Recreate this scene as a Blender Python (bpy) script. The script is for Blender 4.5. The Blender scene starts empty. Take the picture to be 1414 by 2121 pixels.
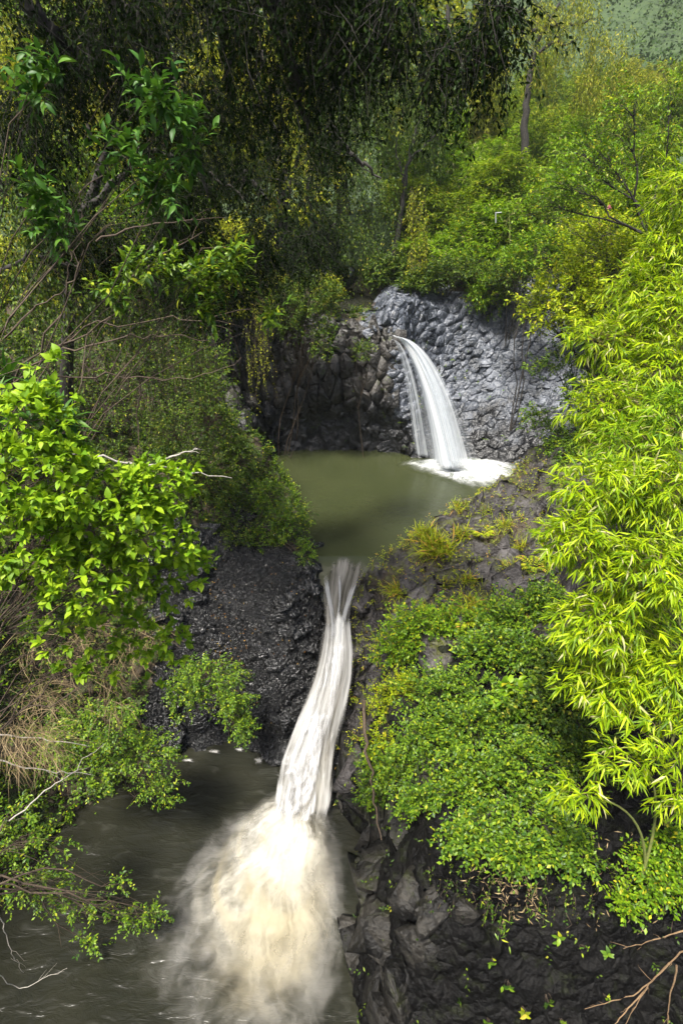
import bpy, math, random
import numpy as np
from mathutils import Vector, Matrix
from mathutils.bvhtree import BVHTree

# ------------------------------------------------------------------ camera, sky, sun, exposure
SC = bpy.context.scene
COL = SC.collection
RNG = np.random.default_rng(7)
random.seed(7)
PITCH = math.radians(26.0)
CAM_Z = 14.0
FOCAL_PX = 1178.0                      # focal length in pixels of the 1414 x 2121 photograph

cam_data = bpy.data.cameras.new('camera')
cam_data.sensor_fit = 'VERTICAL'
cam_data.sensor_height = 36.0
cam_data.lens = 36.0 * FOCAL_PX / 2121.0
cam_data.clip_start = 0.05
cam_data.clip_end = 3000.0
cam = bpy.data.objects.new('camera', cam_data)
COL.objects.link(cam)
cam.location = (0, 0, CAM_Z)
cam.rotation_euler = (math.pi / 2 - PITCH, 0, 0)
SC.camera = cam

SUN_EL, SUN_AZ = 63.0, 214.0            # azimuth from +Y (away from the camera) towards +X
world = bpy.data.worlds.new('World')
SC.world = world
world.use_nodes = True
wn = world.node_tree
bg = wn.nodes['Background']
sky = wn.nodes.new('ShaderNodeTexSky')
sky.sky_type = 'NISHITA'
sky.sun_disc = False
sky.sun_elevation = math.radians(SUN_EL)
sky.sun_rotation = math.radians(SUN_AZ)
sky.dust_density = 4.0
sky.air_density = 0.8
wn.links.new(sky.outputs['Color'], bg.inputs['Color'])
bg.inputs['Strength'].default_value = 0.07

sun_data = bpy.data.lights.new('sun', 'SUN')
sun_data.energy = 3.4
sun_data.angle = math.radians(11.0)
sun_data.color = (1.0, 0.96, 0.88)
sun = bpy.data.objects.new('sun', sun_data)
COL.objects.link(sun)
_e, _a = math.radians(SUN_EL), math.radians(SUN_AZ)
sun_dir = Vector((math.sin(_a) * math.cos(_e), math.cos(_a) * math.cos(_e), math.sin(_e)))
sun.rotation_euler = sun_dir.to_track_quat('Z', 'Y').to_euler()
sun.location = (10, 20, 60)

SC.view_settings.view_transform = 'Standard'
SC.view_settings.look = 'None'
SC.view_settings.exposure = 1.7
SC.view_settings.gamma = 1.0
SC.cycles.max_bounces = 6
SC.cycles.diffuse_bounces = 3
SC.cycles.glossy_bounces = 2
SC.cycles.transparent_max_bounces = 24
SC.cycles.use_denoising = True
SC.cycles.use_adaptive_sampling = True
SC.cycles.adaptive_threshold = 0.02
SC.cycles.caustics_reflective = False
SC.cycles.caustics_refractive = False

# ------------------------------------------------------------------ helpers
def ray(px, py):
    u = (px - 707.0) / FOCAL_PX
    v = -(py - 1060.5) / FOCAL_PX
    return np.array([u, math.cos(PITCH) + v * math.sin(PITCH), -math.sin(PITCH) + v * math.cos(PITCH)])

def at_y(px, py, Y):
    d = ray(px, py)
    return np.array([0, 0, CAM_Z]) + d * (Y / d[1])

def at_z(px, py, Z):
    d = ray(px, py)
    return np.array([0, 0, CAM_Z]) + d * ((Z - CAM_Z) / d[2])

def nrm(v):
    return v / np.maximum(np.linalg.norm(v, axis=-1, keepdims=True), 1e-9)

def hash3(ix, iy, iz, seed):
    h = (ix.astype(np.int64) * 374761393 + iy.astype(np.int64) * 668265263 + iz.astype(np.int64) * 2147483647 + seed * 974634777)
    h = (h ^ (h >> 13)) * 1274126177
    h = h & 0xffffffff
    h = (h ^ (h >> 16)) * 73244475
    return (h & 0xffffff).astype(np.float64) / 16777216.0

def vnoise(p, seed=0):
    i = np.floor(p).astype(np.int64)
    f = p - i
    f = f * f * (3 - 2 * f)
    out = np.zeros(len(p))
    for dx in (0, 1):
        for dy in (0, 1):
            for dz in (0, 1):
                w = (f[:, 0] if dx else 1 - f[:, 0]) * (f[:, 1] if dy else 1 - f[:, 1]) * (f[:, 2] if dz else 1 - f[:, 2])
                out += w * hash3(i[:, 0] + dx, i[:, 1] + dy, i[:, 2] + dz, seed)
    return out * 2 - 1

def fbm(p, octv=4, seed=0, gain=0.5):
    a, s, tot = 1.0, 0.0, 0.0
    for o in range(octv):
        s = s + a * vnoise(p * (2.03 ** o) + o * 17.3, seed + o)
        tot += a
        a *= gain
    return s / tot

def worley(p, seed=0):
    """returns F1, F2, cell id (0..1), vector to the nearest seed"""
    i = np.floor(p).astype(np.int64)
    n = len(p)
    f1 = np.full(n, 9.0); f2 = np.full(n, 9.0)
    cid = np.zeros(n); vec = np.zeros((n, 3))
    for dx in (-1, 0, 1):
        for dy in (-1, 0, 1):
            for dz in (-1, 0, 1):
                c = i + np.array([dx, dy, dz])
                sx = c[:, 0] + hash3(c[:, 0], c[:, 1], c[:, 2], seed)
                sy = c[:, 1] + hash3(c[:, 0], c[:, 1], c[:, 2], seed + 1)
                sz = c[:, 2] + hash3(c[:, 0], c[:, 1], c[:, 2], seed + 2)
                v = p - np.stack([sx, sy, sz], 1)
                d = np.linalg.norm(v, axis=1)
                near = d < f1
                f2 = np.where(near, f1, np.minimum(f2, d))
                cid = np.where(near, hash3(c[:, 0], c[:, 1], c[:, 2], seed + 3), cid)
                vec = np.where(near[:, None], v, vec)
                f1 = np.where(near, d, f1)
    return f1, f2, cid, vec

def facets(p, freq, seed, tilt=0.9, groove=0.25):
    """displacement of a jointed rock face: each cell its own tilted plane, joints recessed"""
    f1, f2, cid, vec = worley(p * freq, seed)
    a = cid * 6.283
    b = ((cid * 57.31) % 1.0) * 6.283
    t = np.stack([np.cos(a) * np.cos(b), np.sin(a) * np.cos(b), np.sin(b)], 1)
    d = ((cid * 13.7) % 1.0 - 0.5) + tilt * np.sum(vec * t, 1)
    g = np.clip(1 - (f2 - f1) / 0.14, 0, 1)
    return d - groove * g * g * 2

def mesh_np(name, verts, faces, mat=None, smooth=False, tint=None, uv=None):
    """faces: (n,3) or (n,4) int array, or a list of such arrays"""
    verts = np.ascontiguousarray(verts, dtype=np.float32)
    if isinstance(faces, np.ndarray):
        faces = [faces]
    me = bpy.data.meshes.new(name)
    nl = sum(f.size for f in faces); nf = sum(len(f) for f in faces)
    me.vertices.add(len(verts)); me.loops.add(nl); me.polygons.add(nf)
    me.vertices.foreach_set('co', verts.ravel())
    idx = np.concatenate([np.asarray(f, dtype=np.int32).ravel() for f in faces])
    cnt = np.concatenate([np.full(len(f), f.shape[1], dtype=np.int32) for f in faces])
    st = np.zeros(nf, dtype=np.int32); st[1:] = np.cumsum(cnt)[:-1]
    me.loops.foreach_set('vertex_index', idx)
    me.polygons.foreach_set('loop_start', st)
    me.polygons.foreach_set('loop_total', cnt)
    if smooth:
        me.polygons.foreach_set('use_smooth', np.ones(nf, dtype=bool))
    if tint is not None:
        at = me.attributes.new('tint', 'FLOAT', 'POINT')
        at.data.foreach_set('value', np.ascontiguousarray(tint, dtype=np.float32))
    if uv is not None:
        l = me.uv_layers.new(name='UVMap')
        l.data.foreach_set('uv', np.ascontiguousarray(uv[idx], dtype=np.float32).ravel())
    me.update(calc_edges=True)
    me.validate()
    if mat is not None:
        me.materials.append(mat)
    return me

def link(name, me, parent=None, loc=(0, 0, 0)):
    o = bpy.data.objects.new(name, me)
    COL.objects.link(o)
    o.location = loc
    if parent is not None:
        o.parent = parent
    return o

def tag(o, label=None, cat=None, group=None, kind=None):
    if label: o['label'] = label
    if cat: o['category'] = cat
    if group: o['group'] = group
    if kind: o['kind'] = kind
    return o

def thing(name, loc, label, cat, group=None):
    o = bpy.data.objects.new(name, None)
    COL.objects.link(o)
    o.location = [float(c) for c in loc]
    o.empty_display_size = 0.2
    return tag(o, label, cat, group)

# ------------------------------------------------------------------ materials
def mat_new(name):
    m = bpy.data.materials.new(name)
    m.use_nodes = True
    nt = m.node_tree
    for n in list(nt.nodes):
        nt.nodes.remove(n)
    out = nt.nodes.new('ShaderNodeOutputMaterial')
    return m, nt, out

def N(nt, t, **kw):
    n = nt.nodes.new('ShaderNode' + t)
    for k, v in kw.items():
        if k.startswith('i_'):
            n.inputs[k[2:].replace('_', ' ')].default_value = v
        else:
            setattr(n, k, v)
    return n

def ramp(nt, fac, stops, interp='LINEAR'):
    r = nt.nodes.new('ShaderNodeValToRGB')
    r.color_ramp.interpolation = interp
    els = r.color_ramp.elements
    while len(els) < len(stops):
        els.new(0.5)
    for e, (p, c) in zip(els, stops):
        e.position = p
        e.color = (*c, 1) if len(c) == 3 else c
    nt.links.new(fac, r.inputs['Fac'])
    return r

def math_n(nt, op, a, b=None, clamp=False):
    n = nt.nodes.new('ShaderNodeMath'); n.operation = op; n.use_clamp = clamp
    for i, v in enumerate((a, b)):
        if v is None: continue
        if isinstance(v, (int, float)): n.inputs[i].default_value = v
        else: nt.links.new(v, n.inputs[i])
    return n.outputs[0]

def mix_c(nt, fac, a, b, blend='MIX'):
    n = nt.nodes.new('ShaderNodeMix'); n.data_type = 'RGBA'; n.blend_type = blend
    for s, v in (('Factor', fac), ('A', a), ('B', b)):
        idx = {'Factor': 0, 'A': 6, 'B': 7}[s]
        if isinstance(v, (int, float)): n.inputs[idx].default_value = v
        elif isinstance(v, tuple): n.inputs[idx].default_value = (*v, 1)
        else: nt.links.new(v, n.inputs[idx])
    return n.outputs[2]

def rock_mat(name, c_dark, c_mid, c_light, rough=(0.3, 0.65), moss=0.0, moss_c=(0.05, 0.07, 0.012), vscale=3.5, bump=0.5, warm=None, cell=0.0, wet=None, spec=0.5):
    m, nt, out = mat_new(name)
    L = nt.links.new
    geo = N(nt, 'NewGeometry')
    pos = geo.outputs['Position']
    n1 = N(nt, 'TexNoise', i_Scale=0.9, i_Detail=4.0, i_Roughness=0.65); L(pos, n1.inputs['Vector'])
    n2 = N(nt, 'TexNoise', i_Scale=9.0, i_Detail=4.0, i_Roughness=0.7); L(pos, n2.inputs['Vector'])
    vo = N(nt, 'TexVoronoi', i_Scale=vscale); vo.feature = 'F1'; L(pos, vo.inputs['Vector'])
    ve = N(nt, 'TexVoronoi', i_Scale=vscale); ve.feature = 'DISTANCE_TO_EDGE'; L(pos, ve.inputs['Vector'])
    vf = N(nt, 'TexVoronoi', i_Scale=vscale * 4.3); vf.feature = 'F1'; L(pos, vf.inputs['Vector'])
    mixf = math_n(nt, 'ADD', math_n(nt, 'MULTIPLY', n1.outputs['Fac'], 0.55), math_n(nt, 'MULTIPLY', n2.outputs['Fac'], 0.45))
    if cell:
        sep = N(nt, 'SeparateColor'); L(vo.outputs['Color'], sep.inputs[0])
        oi = N(nt, 'ObjectInfo')
        rnd = math_n(nt, 'FRACT', math_n(nt, 'ADD', sep.outputs[0], oi.outputs['Random']))
        mixf = math_n(nt, 'ADD', mixf, math_n(nt, 'MULTIPLY', math_n(nt, 'SUBTRACT', rnd, 0.5), cell))
    col = ramp(nt, mixf, [(0.32, c_dark), (0.5, c_mid), (0.68, c_light)]).outputs['Color']
    if warm:
        n3 = N(nt, 'TexNoise', i_Scale=0.6, i_Detail=5.0); L(pos, n3.inputs['Vector'])
        wf = ramp(nt, n3.outputs['Fac'], [(0.5, (0, 0, 0)), (0.68, (1, 1, 1))]).outputs['Color']
        col = mix_c(nt, wf, col, warm)
    rfac = n1.outputs['Fac']
    if moss > 0:
        n4 = N(nt, 'TexNoise', i_Scale=1.7, i_Detail=5.0, i_Roughness=0.75); L(pos, n4.inputs['Vector'])
        sepn = N(nt, 'SeparateXYZ'); L(geo.outputs['Normal'], sepn.inputs[0])
        mf = math_n(nt, 'ADD', n4.outputs['Fac'], math_n(nt, 'MULTIPLY', sepn.outputs['Z'], 0.12))
        mm = ramp(nt, mf, [(0.66 - moss * 0.25, (0, 0, 0)), (0.78 - moss * 0.25, (1, 1, 1))]).outputs['Color']
        col = mix_c(nt, mm, col, moss_c)
    if wet:
        # rock kept wet by spray and seepage near the water: darker, with a ragged upper edge
        sp = N(nt, 'SeparateXYZ'); L(pos, sp.inputs[0])
        lvl = math_n(nt, 'ADD', sp.outputs['Z'], math_n(nt, 'MULTIPLY', math_n(nt, 'SUBTRACT', n1.outputs['Fac'], 0.5), 5.0))
        wm = N(nt, 'MapRange'); wm.interpolation_type = 'SMOOTHSTEP'; L(lvl, wm.inputs['Value'])
        wm.inputs['From Min'].default_value = wet[0]; wm.inputs['From Max'].default_value = wet[1]
        wm.inputs['To Min'].default_value = 1.0; wm.inputs['To Max'].default_value = 0.0
        col = mix_c(nt, wm.outputs[0], col, mix_c(nt, n2.outputs['Fac'], (0.004, 0.004, 0.0045), (0.028, 0.028, 0.03)))
    b = N(nt, 'BsdfPrincipled')
    L(col, b.inputs['Base Color'])
    rr = N(nt, 'MapRange'); L(n2.outputs['Fac'], rr.inputs['Value'])
    rr.inputs['From Min'].default_value = 0.3; rr.inputs['From Max'].default_value = 0.7
    rr.inputs['To Min'].default_value = rough[0]; rr.inputs['To Max'].default_value = rough[1]
    L(rr.outputs[0], b.inputs['Roughness'])
    b.inputs['Specular IOR Level'].default_value = spec
    edge = math_n(nt, 'MINIMUM', math_n(nt, 'MULTIPLY', ve.outputs['Distance'], 5.0), 1.0)
    hgt = math_n(nt, 'ADD', math_n(nt, 'MULTIPLY', edge, 0.5), math_n(nt, 'ADD', math_n(nt, 'MULTIPLY', n2.outputs['Fac'], 0.8), math_n(nt, 'MULTIPLY', vf.outputs['Distance'], 0.35)))
    bp = N(nt, 'Bump', i_Strength=bump, i_Distance=0.09); L(hgt, bp.inputs['Height'])
    L(bp.outputs[0], b.inputs['Normal'])
    L(b.outputs[0], out.inputs['Surface'])
    return m

M = {}
M['wall'] = rock_mat('sky_tinted_grey_basalt', (0.016, 0.019, 0.025), (0.05, 0.057, 0.072), (0.12, 0.132, 0.158), (0.25, 0.5), vscale=3.2, cell=0.2, wet=(5.4, 7.2))  # grey basalt; blue of the reflected sky is put into its colours
M['cliff'] = rock_mat('brown_grey_basalt', (0.006, 0.0055, 0.005), (0.02, 0.018, 0.0155), (0.055, 0.049, 0.042), (0.3, 0.65), moss=0.15, vscale=2.8, wet=(6.4, 7.8))
M['shoulder'] = rock_mat('weathered_basalt', (0.008, 0.007, 0.007), (0.026, 0.023, 0.022), (0.085, 0.077, 0.075), (0.35, 0.75), moss=0.22, moss_c=(0.06, 0.065, 0.014), vscale=3.2, bump=0.8, warm=(0.05, 0.034, 0.02), spec=0.35)
M['slope'] = rock_mat('wet_black_basalt', (0.003, 0.003, 0.003), (0.0085, 0.0085, 0.0087), (0.032, 0.032, 0.033), (0.1, 0.38), vscale=8.0, bump=0.9, spec=0.6)
M['shade'] = rock_mat('damp_shade_darkened_basalt', (0.0012, 0.0012, 0.0012), (0.003, 0.0028, 0.0027), (0.009, 0.0085, 0.0078), (0.45, 0.8), moss=0.18, moss_c=(0.009, 0.011, 0.004), vscale=3.0, bump=0.7, spec=0.12)  # damp rock, with shade put into its near-black colours
M['soil'] = rock_mat('earth_and_litter', (0.018, 0.013, 0.008), (0.05, 0.036, 0.02), (0.1, 0.075, 0.045), (0.8, 0.95), moss=0.5, moss_c=(0.04, 0.06, 0.012), vscale=6.0)
M['hill'] = rock_mat('wooded_hill', (0.012, 0.025, 0.008), (0.03, 0.055, 0.014), (0.06, 0.09, 0.02), (0.9, 1.0), vscale=0.3, bump=0.2)
M['bed'] = rock_mat('brown_stream_bed', (0.012, 0.009, 0.007), (0.03, 0.022, 0.017), (0.06, 0.045, 0.035), (0.3, 0.7), vscale=4.0)

# ------------------------------------------------------------------ terrain: one carved volume, polygonised, then split by place
POOL_U = np.array([(-0.6, 15.3), (-1.1, 18), (-2.2, 21.4), (-3.3, 24.2), (-3.4, 25.6), (0.5, 25.5), (3, 25.4), (5.5, 25.4), (8.2, 24.5), (9, 23.2), (6.3, 21.2), (4, 18.8), (2.2, 16.8), (0.95, 15.3)])
POOL_L = np.array([(-0.1, 11.7), (-0.15, 10.6), (0.48, 9.7), (0.5, 8.1), (0.12, 7.1), (0.22, 6.0), (0.5, 4.9), (1.6, 4.3), (4, 3.9), (9, 3.7), (9, 1.0), (-7.5, 1.0), (-7.9, 4.5), (-8.3, 7.2), (-7.7, 9.6), (-5.8, 11.5), (-4.6, 12.2), (-3.3, 12.45), (-2.1, 11.9), (-1.4, 11.7)])
Z_U, Z_L = 4.5, 0.0

BANK = np.array([
    (-6.5, 4, 9.6), (-7.0, 7, 8.6), (-7.4, 9.5, 7.2), (-7.4, 12, 7.4), (-6.2, 13.6, 7.0), (-4.6, 14.6, 5.3), (-3.4, 14.9, 4.9), (-2.0, 15.2, 4.75), (-0.9, 15.0, 4.55),
    (-1.8, 17.5, 4.8), (-3.6, 17.2, 5.6), (-5.4, 17.0, 7.4), (-3.2, 20.6, 5.0), (-4.6, 20.6, 7.2), (-7, 18, 9.2), (-4.6, 23, 7.6), (-6, 22, 9.8), (-9.5, 12, 9.5), (-10, 6, 10.5), (-10, 20, 11.5), (-10, 28, 14),
    (-4.6, 24.8, 10.2), (-3, 25, 10.35), (-1.5, 24.8, 10.4), (0, 24.6, 10.45), (1.6, 24.5, 10.35), (2.3, 25.2, 10.1), (3.0, 26.9, 11.3), (2.0, 27.0, 11.35), (4.4, 28.4, 11.0), (6.6, 29.0, 11.0), (8.6, 28.4, 11.2), (10.6, 26.6, 10.6), (10.2, 24.4, 8.6),
    (0.6, 26.2, 10.5), (0.4, 28.5, 11.1), (-0.8, 31.5, 11.4), (-2.8, 28, 12.2), (-6, 26, 12.0), (3.6, 30, 12.2), (8, 31, 13.5), (12, 28, 13.0), (2.0, 34, 13.0), (-5, 34, 14), (12.5, 34, 17),
    (1.15, 15.4, 4.85), (1.0, 14.2, 4.5), (2.4, 16.4, 5.3), (3.6, 17.9, 5.7), (5.4, 20.0, 5.9), (7.4, 21.4, 6.6), (9.4, 22.2, 7.6), (4.3, 15, 5.25), (5.8, 13, 5.6), (2.6, 13, 4.8), (3.4, 10.5, 4.4), (1.0, 11.3, 3.9), (1.9, 7.8, 3.9), (4.5, 7.4, 4.2), (0.7, 8.8, 2.9),
    (7, 9, 5.6), (7.5, 6.8, 5.2), (9, 13, 7.2), (9.5, 17, 8.0), (12, 21, 10.3), (12, 15, 9.5), (11, 8, 7.5), (7.0, 17.5, 6.4)])
# steepness of the walls round each pool
KU = np.array([(-1, 16, 0.5), (-3, 20, 0.75), (-4, 24, 3.0), (-2, 26, 8), (1, 26, 8), (2.8, 26, 7), (3.5, 26.5, 2.4), (5, 27, 1.6), (7, 27, 1.5), (9.5, 25, 1.5), (9, 22, 1.5), (6, 20, 1.3), (3, 16.5, 1.1), (1.5, 15, 1.0)])
KL = np.array([(-9, 5, 4), (-8.5, 8, 3.6), (-7, 11.5, 2.4), (-5, 13.2, 1.9), (-3, 13.5, 1.55), (-1.5, 13, 1.5), (0.4, 12.5, 3.2), (0.8, 10, 3.4), (1.0, 8, 3.0), (1.5, 6, 2.2), (4, 6, 1.7), (8, 6, 1.7)])

def rbf(ctrl, X, Y):
    c = ctrl[:, :2]; v = ctrl[:, 2]
    r = np.sqrt(((c[:, None] - c[None]) ** 2).sum(-1) + 0.05)
    n = len(c)
    A = np.zeros((n + 1, n + 1)); A[:n, :n] = r; A[:n, n] = 1; A[n, :n] = 1
    w = np.linalg.solve(A, np.append(v, 0))
    out = np.full(X.shape, w[n])
    for i in range(n):
        out += w[i] * np.sqrt((X - c[i, 0]) ** 2 + (Y - c[i, 1]) ** 2 + 0.05)
    return out

def poly_sdf(poly, X, Y):
    d = np.full(X.shape, 1e9); inside = np.zeros(X.shape, bool)
    n = len(poly)
    for i in range(n):
        a, b = poly[i], poly[(i + 1) % n]
        e = b - a
        wx, wy = X - a[0], Y - a[1]
        t = np.clip((wx * e[0] + wy * e[1]) / (e @ e), 0, 1)
        d = np.minimum(d, (wx - t * e[0]) ** 2 + (wy - t * e[1]) ** 2)
        cond = ((a[1] > Y) != (b[1] > Y)) & (X < (b[0] - a[0]) * (Y - a[1]) / (b[1] - a[1] + 1e-12) + a[0])
        inside ^= cond
    d = np.sqrt(d)
    return np.where(inside, -d, d)

def smin(a, b, k):
    h = np.clip(0.5 + 0.5 * (b - a) / k, 0, 1)
    return b * (1 - h) + a * h - k * h * (1 - h)

# the chute of the cascade: plan line with its bed height
CHUTE = np.array([(0.12, 16.3, 4.28), (0.12, 15.7, 4.25), (-0.02, 15.1, 3.75), (-0.18, 14.5, 2.95), (-0.25, 13.9, 2.25), (-0.32, 13.3, 1.55), (-0.5, 12.7, 0.85), (-0.75, 12.1, 0.15), (-0.95, 11.5, -0.4)])
CHUTE_W = np.array([0.95, 0.85, 0.65, 0.48, 0.55, 0.7, 0.8, 0.9, 1.0])
RIVER = np.array([(2.45, 24.0, 9.95), (1.9, 24.9, 10.1), (1.0, 26.0, 10.35), (0.5, 27.6, 10.8), (0.2, 29.5, 11.1), (-0.6, 32, 11.25), (-2, 36, 11.4)])
RIVER_W = np.array([0.3, 0.38, 0.7, 1.1, 1.4, 1.6, 1.6])

def carve_line(X, Y, line, wid, k):
    best = np.full(X.shape, 1e9); zz = np.zeros(X.shape)
    for i in range(len(line) - 1):
        a, b = line[i], line[i + 1]
        e = b[:2] - a[:2]
        t = np.clip(((X - a[0]) * e[0] + (Y - a[1]) * e[1]) / (e @ e), 0, 1)
        d = np.sqrt((X - a[0] - t * e[0]) ** 2 + (Y - a[1] - t * e[1]) ** 2)
        w = wid[i] + (wid[i + 1] - wid[i]) * t
        z = a[2] + (b[2] - a[2]) * t + np.maximum(d - w, 0) * k
        up = z < best
        best = np.where(up, z, best)
    return best

GX, GY, GZ = (-11.0, 13.0), (2.0, 35.0), (-0.9, 15.3)
CELL = 0.085

def height(X, Y):
    p = np.stack([X.ravel(), Y.ravel(), np.zeros(X.size)], 1)
    wob = fbm(p * 0.55, 4, 3).reshape(X.shape)
    wob2 = fbm(p * 1.7, 3, 9).reshape(X.shape)
    bank = rbf(BANK, X, Y) + 0.3 * wob + 0.12 * wob2
    dU = poly_sdf(POOL_U, X, Y) + 0.22 * wob + 0.1 * wob2
    dL = poly_sdf(POOL_L, X, Y) + 0.22 * wob + 0.1 * wob2
    ku = np.maximum(rbf(KU, X, Y), 0.5); kl = np.maximum(rbf(KL, X, Y), 1.2)
    hu = Z_U + np.where(dU > 0, dU * ku, dU * 2.0)
    hl = Z_L + np.where(dL > 0, dL * kl, dL * 2.5)
    h = smin(bank, np.maximum(hu, Z_U - 0.7), 0.35)
    h = smin(h, np.maximum(hl, -0.8), 0.35)
    h = np.minimum(h, carve_line(X, Y, CHUTE, CHUTE_W, 2.6))
    h = np.minimum(h, carve_line(X, Y, RIVER, RIVER_W, 1.4))
    return h

def build_volume():
    xs = np.arange(GX[0], GX[1], CELL); ys = np.arange(GY[0], GY[1], CELL); zs = np.arange(GZ[0], GZ[1], CELL)
    X, Y = np.meshgrid(xs, ys, indexing='ij')
    h = height(X, Y).astype(np.float32)
    F = zs[None, None, :].astype(np.float32) - h[:, :, None]
    # the hollow under the cliff beside the falls: carve only, in the box that holds it
    def sub(cx, cy, cz, rx, ry, rz):
        i0, i1 = np.searchsorted(xs, (cx - rx - .3, cx + rx + .3)); j0, j1 = np.searchsorted(ys, (cy - ry - .3, cy + ry + .3)); k0, k1 = np.searchsorted(zs, (cz - rz - .3, cz + rz + .3))
        q = np.sqrt(((xs[i0:i1, None, None] - cx) / rx) ** 2 + ((ys[None, j0:j1, None] - cy) / ry) ** 2 + ((zs[None, None, k0:k1] - cz) / rz) ** 2)
        s = (1 - q) * min(rx, ry, rz)
        F[i0:i1, j0:j1, k0:k1] = np.maximum(F[i0:i1, j0:j1, k0:k1], s.astype(np.float32))
    sub(-0.9, 25.3, 5.0, 3.4, 1.15, 2.9)
    sub(1.6, 25.3, 5.0, 1.7, 0.9, 2.4)
    F[:, :, 0] = -1.0
    return xs, ys, zs, F

def surface_nets(xs, ys, zs, F):
    S = F < 0
    c = [S[a:S.shape[0] - 1 + a, b:S.shape[1] - 1 + b, d:S.shape[2] - 1 + d] for a in (0, 1) for b in (0, 1) for d in (0, 1)]
    tot = np.zeros(c[0].shape, np.uint8)
    for q in c: tot += q
    act = (tot > 0) & (tot < 8)
    ii, jj, kk = np.nonzero(act)
    idx = np.full(act.shape, -1, np.int32); idx[ii, jj, kk] = np.arange(len(ii))
    acc = np.zeros((len(ii), 3)); cnt = np.zeros(len(ii))
    for ax in range(3):
        o1, o2 = [a for a in range(3) if a != ax]
        for a in (0, 1):
            for b in (0, 1):
                off = [0, 0, 0]; off[o1] = a; off[o2] = b
                f0 = F[ii + off[0], jj + off[1], kk + off[2]]
                of2 = list(off); of2[ax] = 1
                f1 = F[ii + of2[0], jj + of2[1], kk + of2[2]]
                cr = (f0 < 0) != (f1 < 0)
                t = np.where(cr, f0 / np.where(cr, f0 - f1, 1), 0)
                q = np.zeros((len(ii), 3)); q[:, o1] = a; q[:, o2] = b; q[:, ax] = t
                acc[cr] += q[cr]; cnt[cr] += 1
    acc /= np.maximum(cnt, 1)[:, None]
    V = np.stack([xs[ii], ys[jj], zs[kk]], 1) + acc * CELL
    quads = []
    for ax in range(3):
        o1, o2 = (ax + 1) % 3, (ax + 2) % 3
        sl0 = [slice(None)] * 3; sl1 = [slice(None)] * 3
        sl0[ax] = slice(0, -1); sl1[ax] = slice(1, None)
        A, B = S[tuple(sl0)], S[tuple(sl1)]
        ch = np.nonzero(A != B)
        e = np.stack(ch, 1)
        ok = (e[:, o1] > 0) & (e[:, o2] > 0) & (e[:, o1] < S.shape[o1] - 1) & (e[:, o2] < S.shape[o2] - 1)
        e = e[ok]
        flip = A[e[:, 0], e[:, 1], e[:, 2]]
        def cell(d1, d2):
            q = e.copy(); q[:, o1] -= d1; q[:, o2] -= d2
            return idx[q[:, 0], q[:, 1], q[:, 2]]
        q = np.stack([cell(1, 1), cell(0, 1), cell(0, 0), cell(1, 0)], 1)
        q[~flip] = q[~flip][:, ::-1]
        quads.append(q)
    return V, np.concatenate(quads)

def vert_normals(V, Q):
    n = np.cross(V[Q[:, 2]] - V[Q[:, 0]], V[Q[:, 3]] - V[Q[:, 1]])
    out = np.zeros_like(V)
    for k in range(4):
        for a in range(3):
            out[:, a] += np.bincount(Q[:, k], n[:, a], len(V))
    return nrm(out)

xs, ys, zs, F = build_volume()
TV, TQ = surface_nets(xs, ys, zs, F)
del F
# keep the ground above the pool floors, and what a view from near the camera can take in
fz = TV[TQ].mean(1)
fw_ = fz[:, 1] * math.cos(PITCH) - (fz[:, 2] - CAM_Z) * math.sin(PITCH)
TQ = TQ[(fz[:, 2] > -0.45) & (np.abs(fz[:, 0]) < 0.95 * np.maximum(fw_, 1.0) + 1.5)]
TN = vert_normals(TV, TQ)
TV0 = TV.copy()

def region(c):
    w = 0.55 * np.stack([fbm(c * 0.9, 3, 61), fbm(c * 0.9, 3, 62), fbm(c * 0.9, 3, 63)], 1)
    x, y, z = (c + w).T
    r = np.full(len(c), 0)                                         # left bank
    r[(x < 0.0) & (x > -5.6) & (y > 11) & (y < 17.6) & (z < 5.9)] = 1          # wet rock slope left of the cascade
    r[(x >= -0.25) & (y >= 11.6) & (y < 24)] = 2                   # rock shoulder right of the cascade
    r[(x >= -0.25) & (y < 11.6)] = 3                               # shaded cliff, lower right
    r[(y > 22.6) & (x < 2.35) & (x > -5.2) & (z < 10.62) & (y < 27.8)] = 4   # cliff with the hollow
    r[(y > 22.8) & (x >= 2.35)] = 5                                # sky-tinted grey wall right of the falls
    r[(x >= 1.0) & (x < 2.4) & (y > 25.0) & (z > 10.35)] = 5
    r[((y > 28.3) & (z > 10.6)) & (x < 1.6) ] = 6                  # stream bed
    r[(y > 29.2)] = 7                                              # wooded ground behind
    r[(x > 7.6) & (y < 21.5)] = 8                                    # right bank
    r[(x > 10.6)] = 8
    r[(y > 28.6) & (x < -2.5)] = 7
    return r

vr = region(TV)
amp1 = np.choose(vr, [0.16, 0.10, 0.13, 0.13, 0.24, 0.06, 0.12, 0.1, 0.12])
fr1 = np.choose(vr, [1.3, 2.6, 1.6, 1.3, 1.5, 1.7, 2.0, 1.0, 1.2])
amp2 = np.choose(vr, [0.06, 0.085, 0.07, 0.045, 0.08, 0.03, 0.05, 0.03, 0.04])
warp = TV + 0.18 * np.stack([vnoise(TV * 1.4, 21), vnoise(TV * 1.4, 22), vnoise(TV * 1.4, 23)], 1)
stretch = np.where((vr == 4)[:, None], np.array([1.25, 1.25, 0.55]), np.where((vr == 3)[:, None], np.array([0.8, 0.8, 1.3]), 1.0))
disp = amp1 * facets(warp * fr1[:, None] * stretch, 1.0, 5) + amp2 * facets(warp * stretch, 4.2, 41, tilt=0.8, groove=0.3) + 0.035 * vnoise(TV * 7.5, 77)
TV = TV + TN * disp[:, None]
FR = region(TV[TQ].mean(1))
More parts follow.
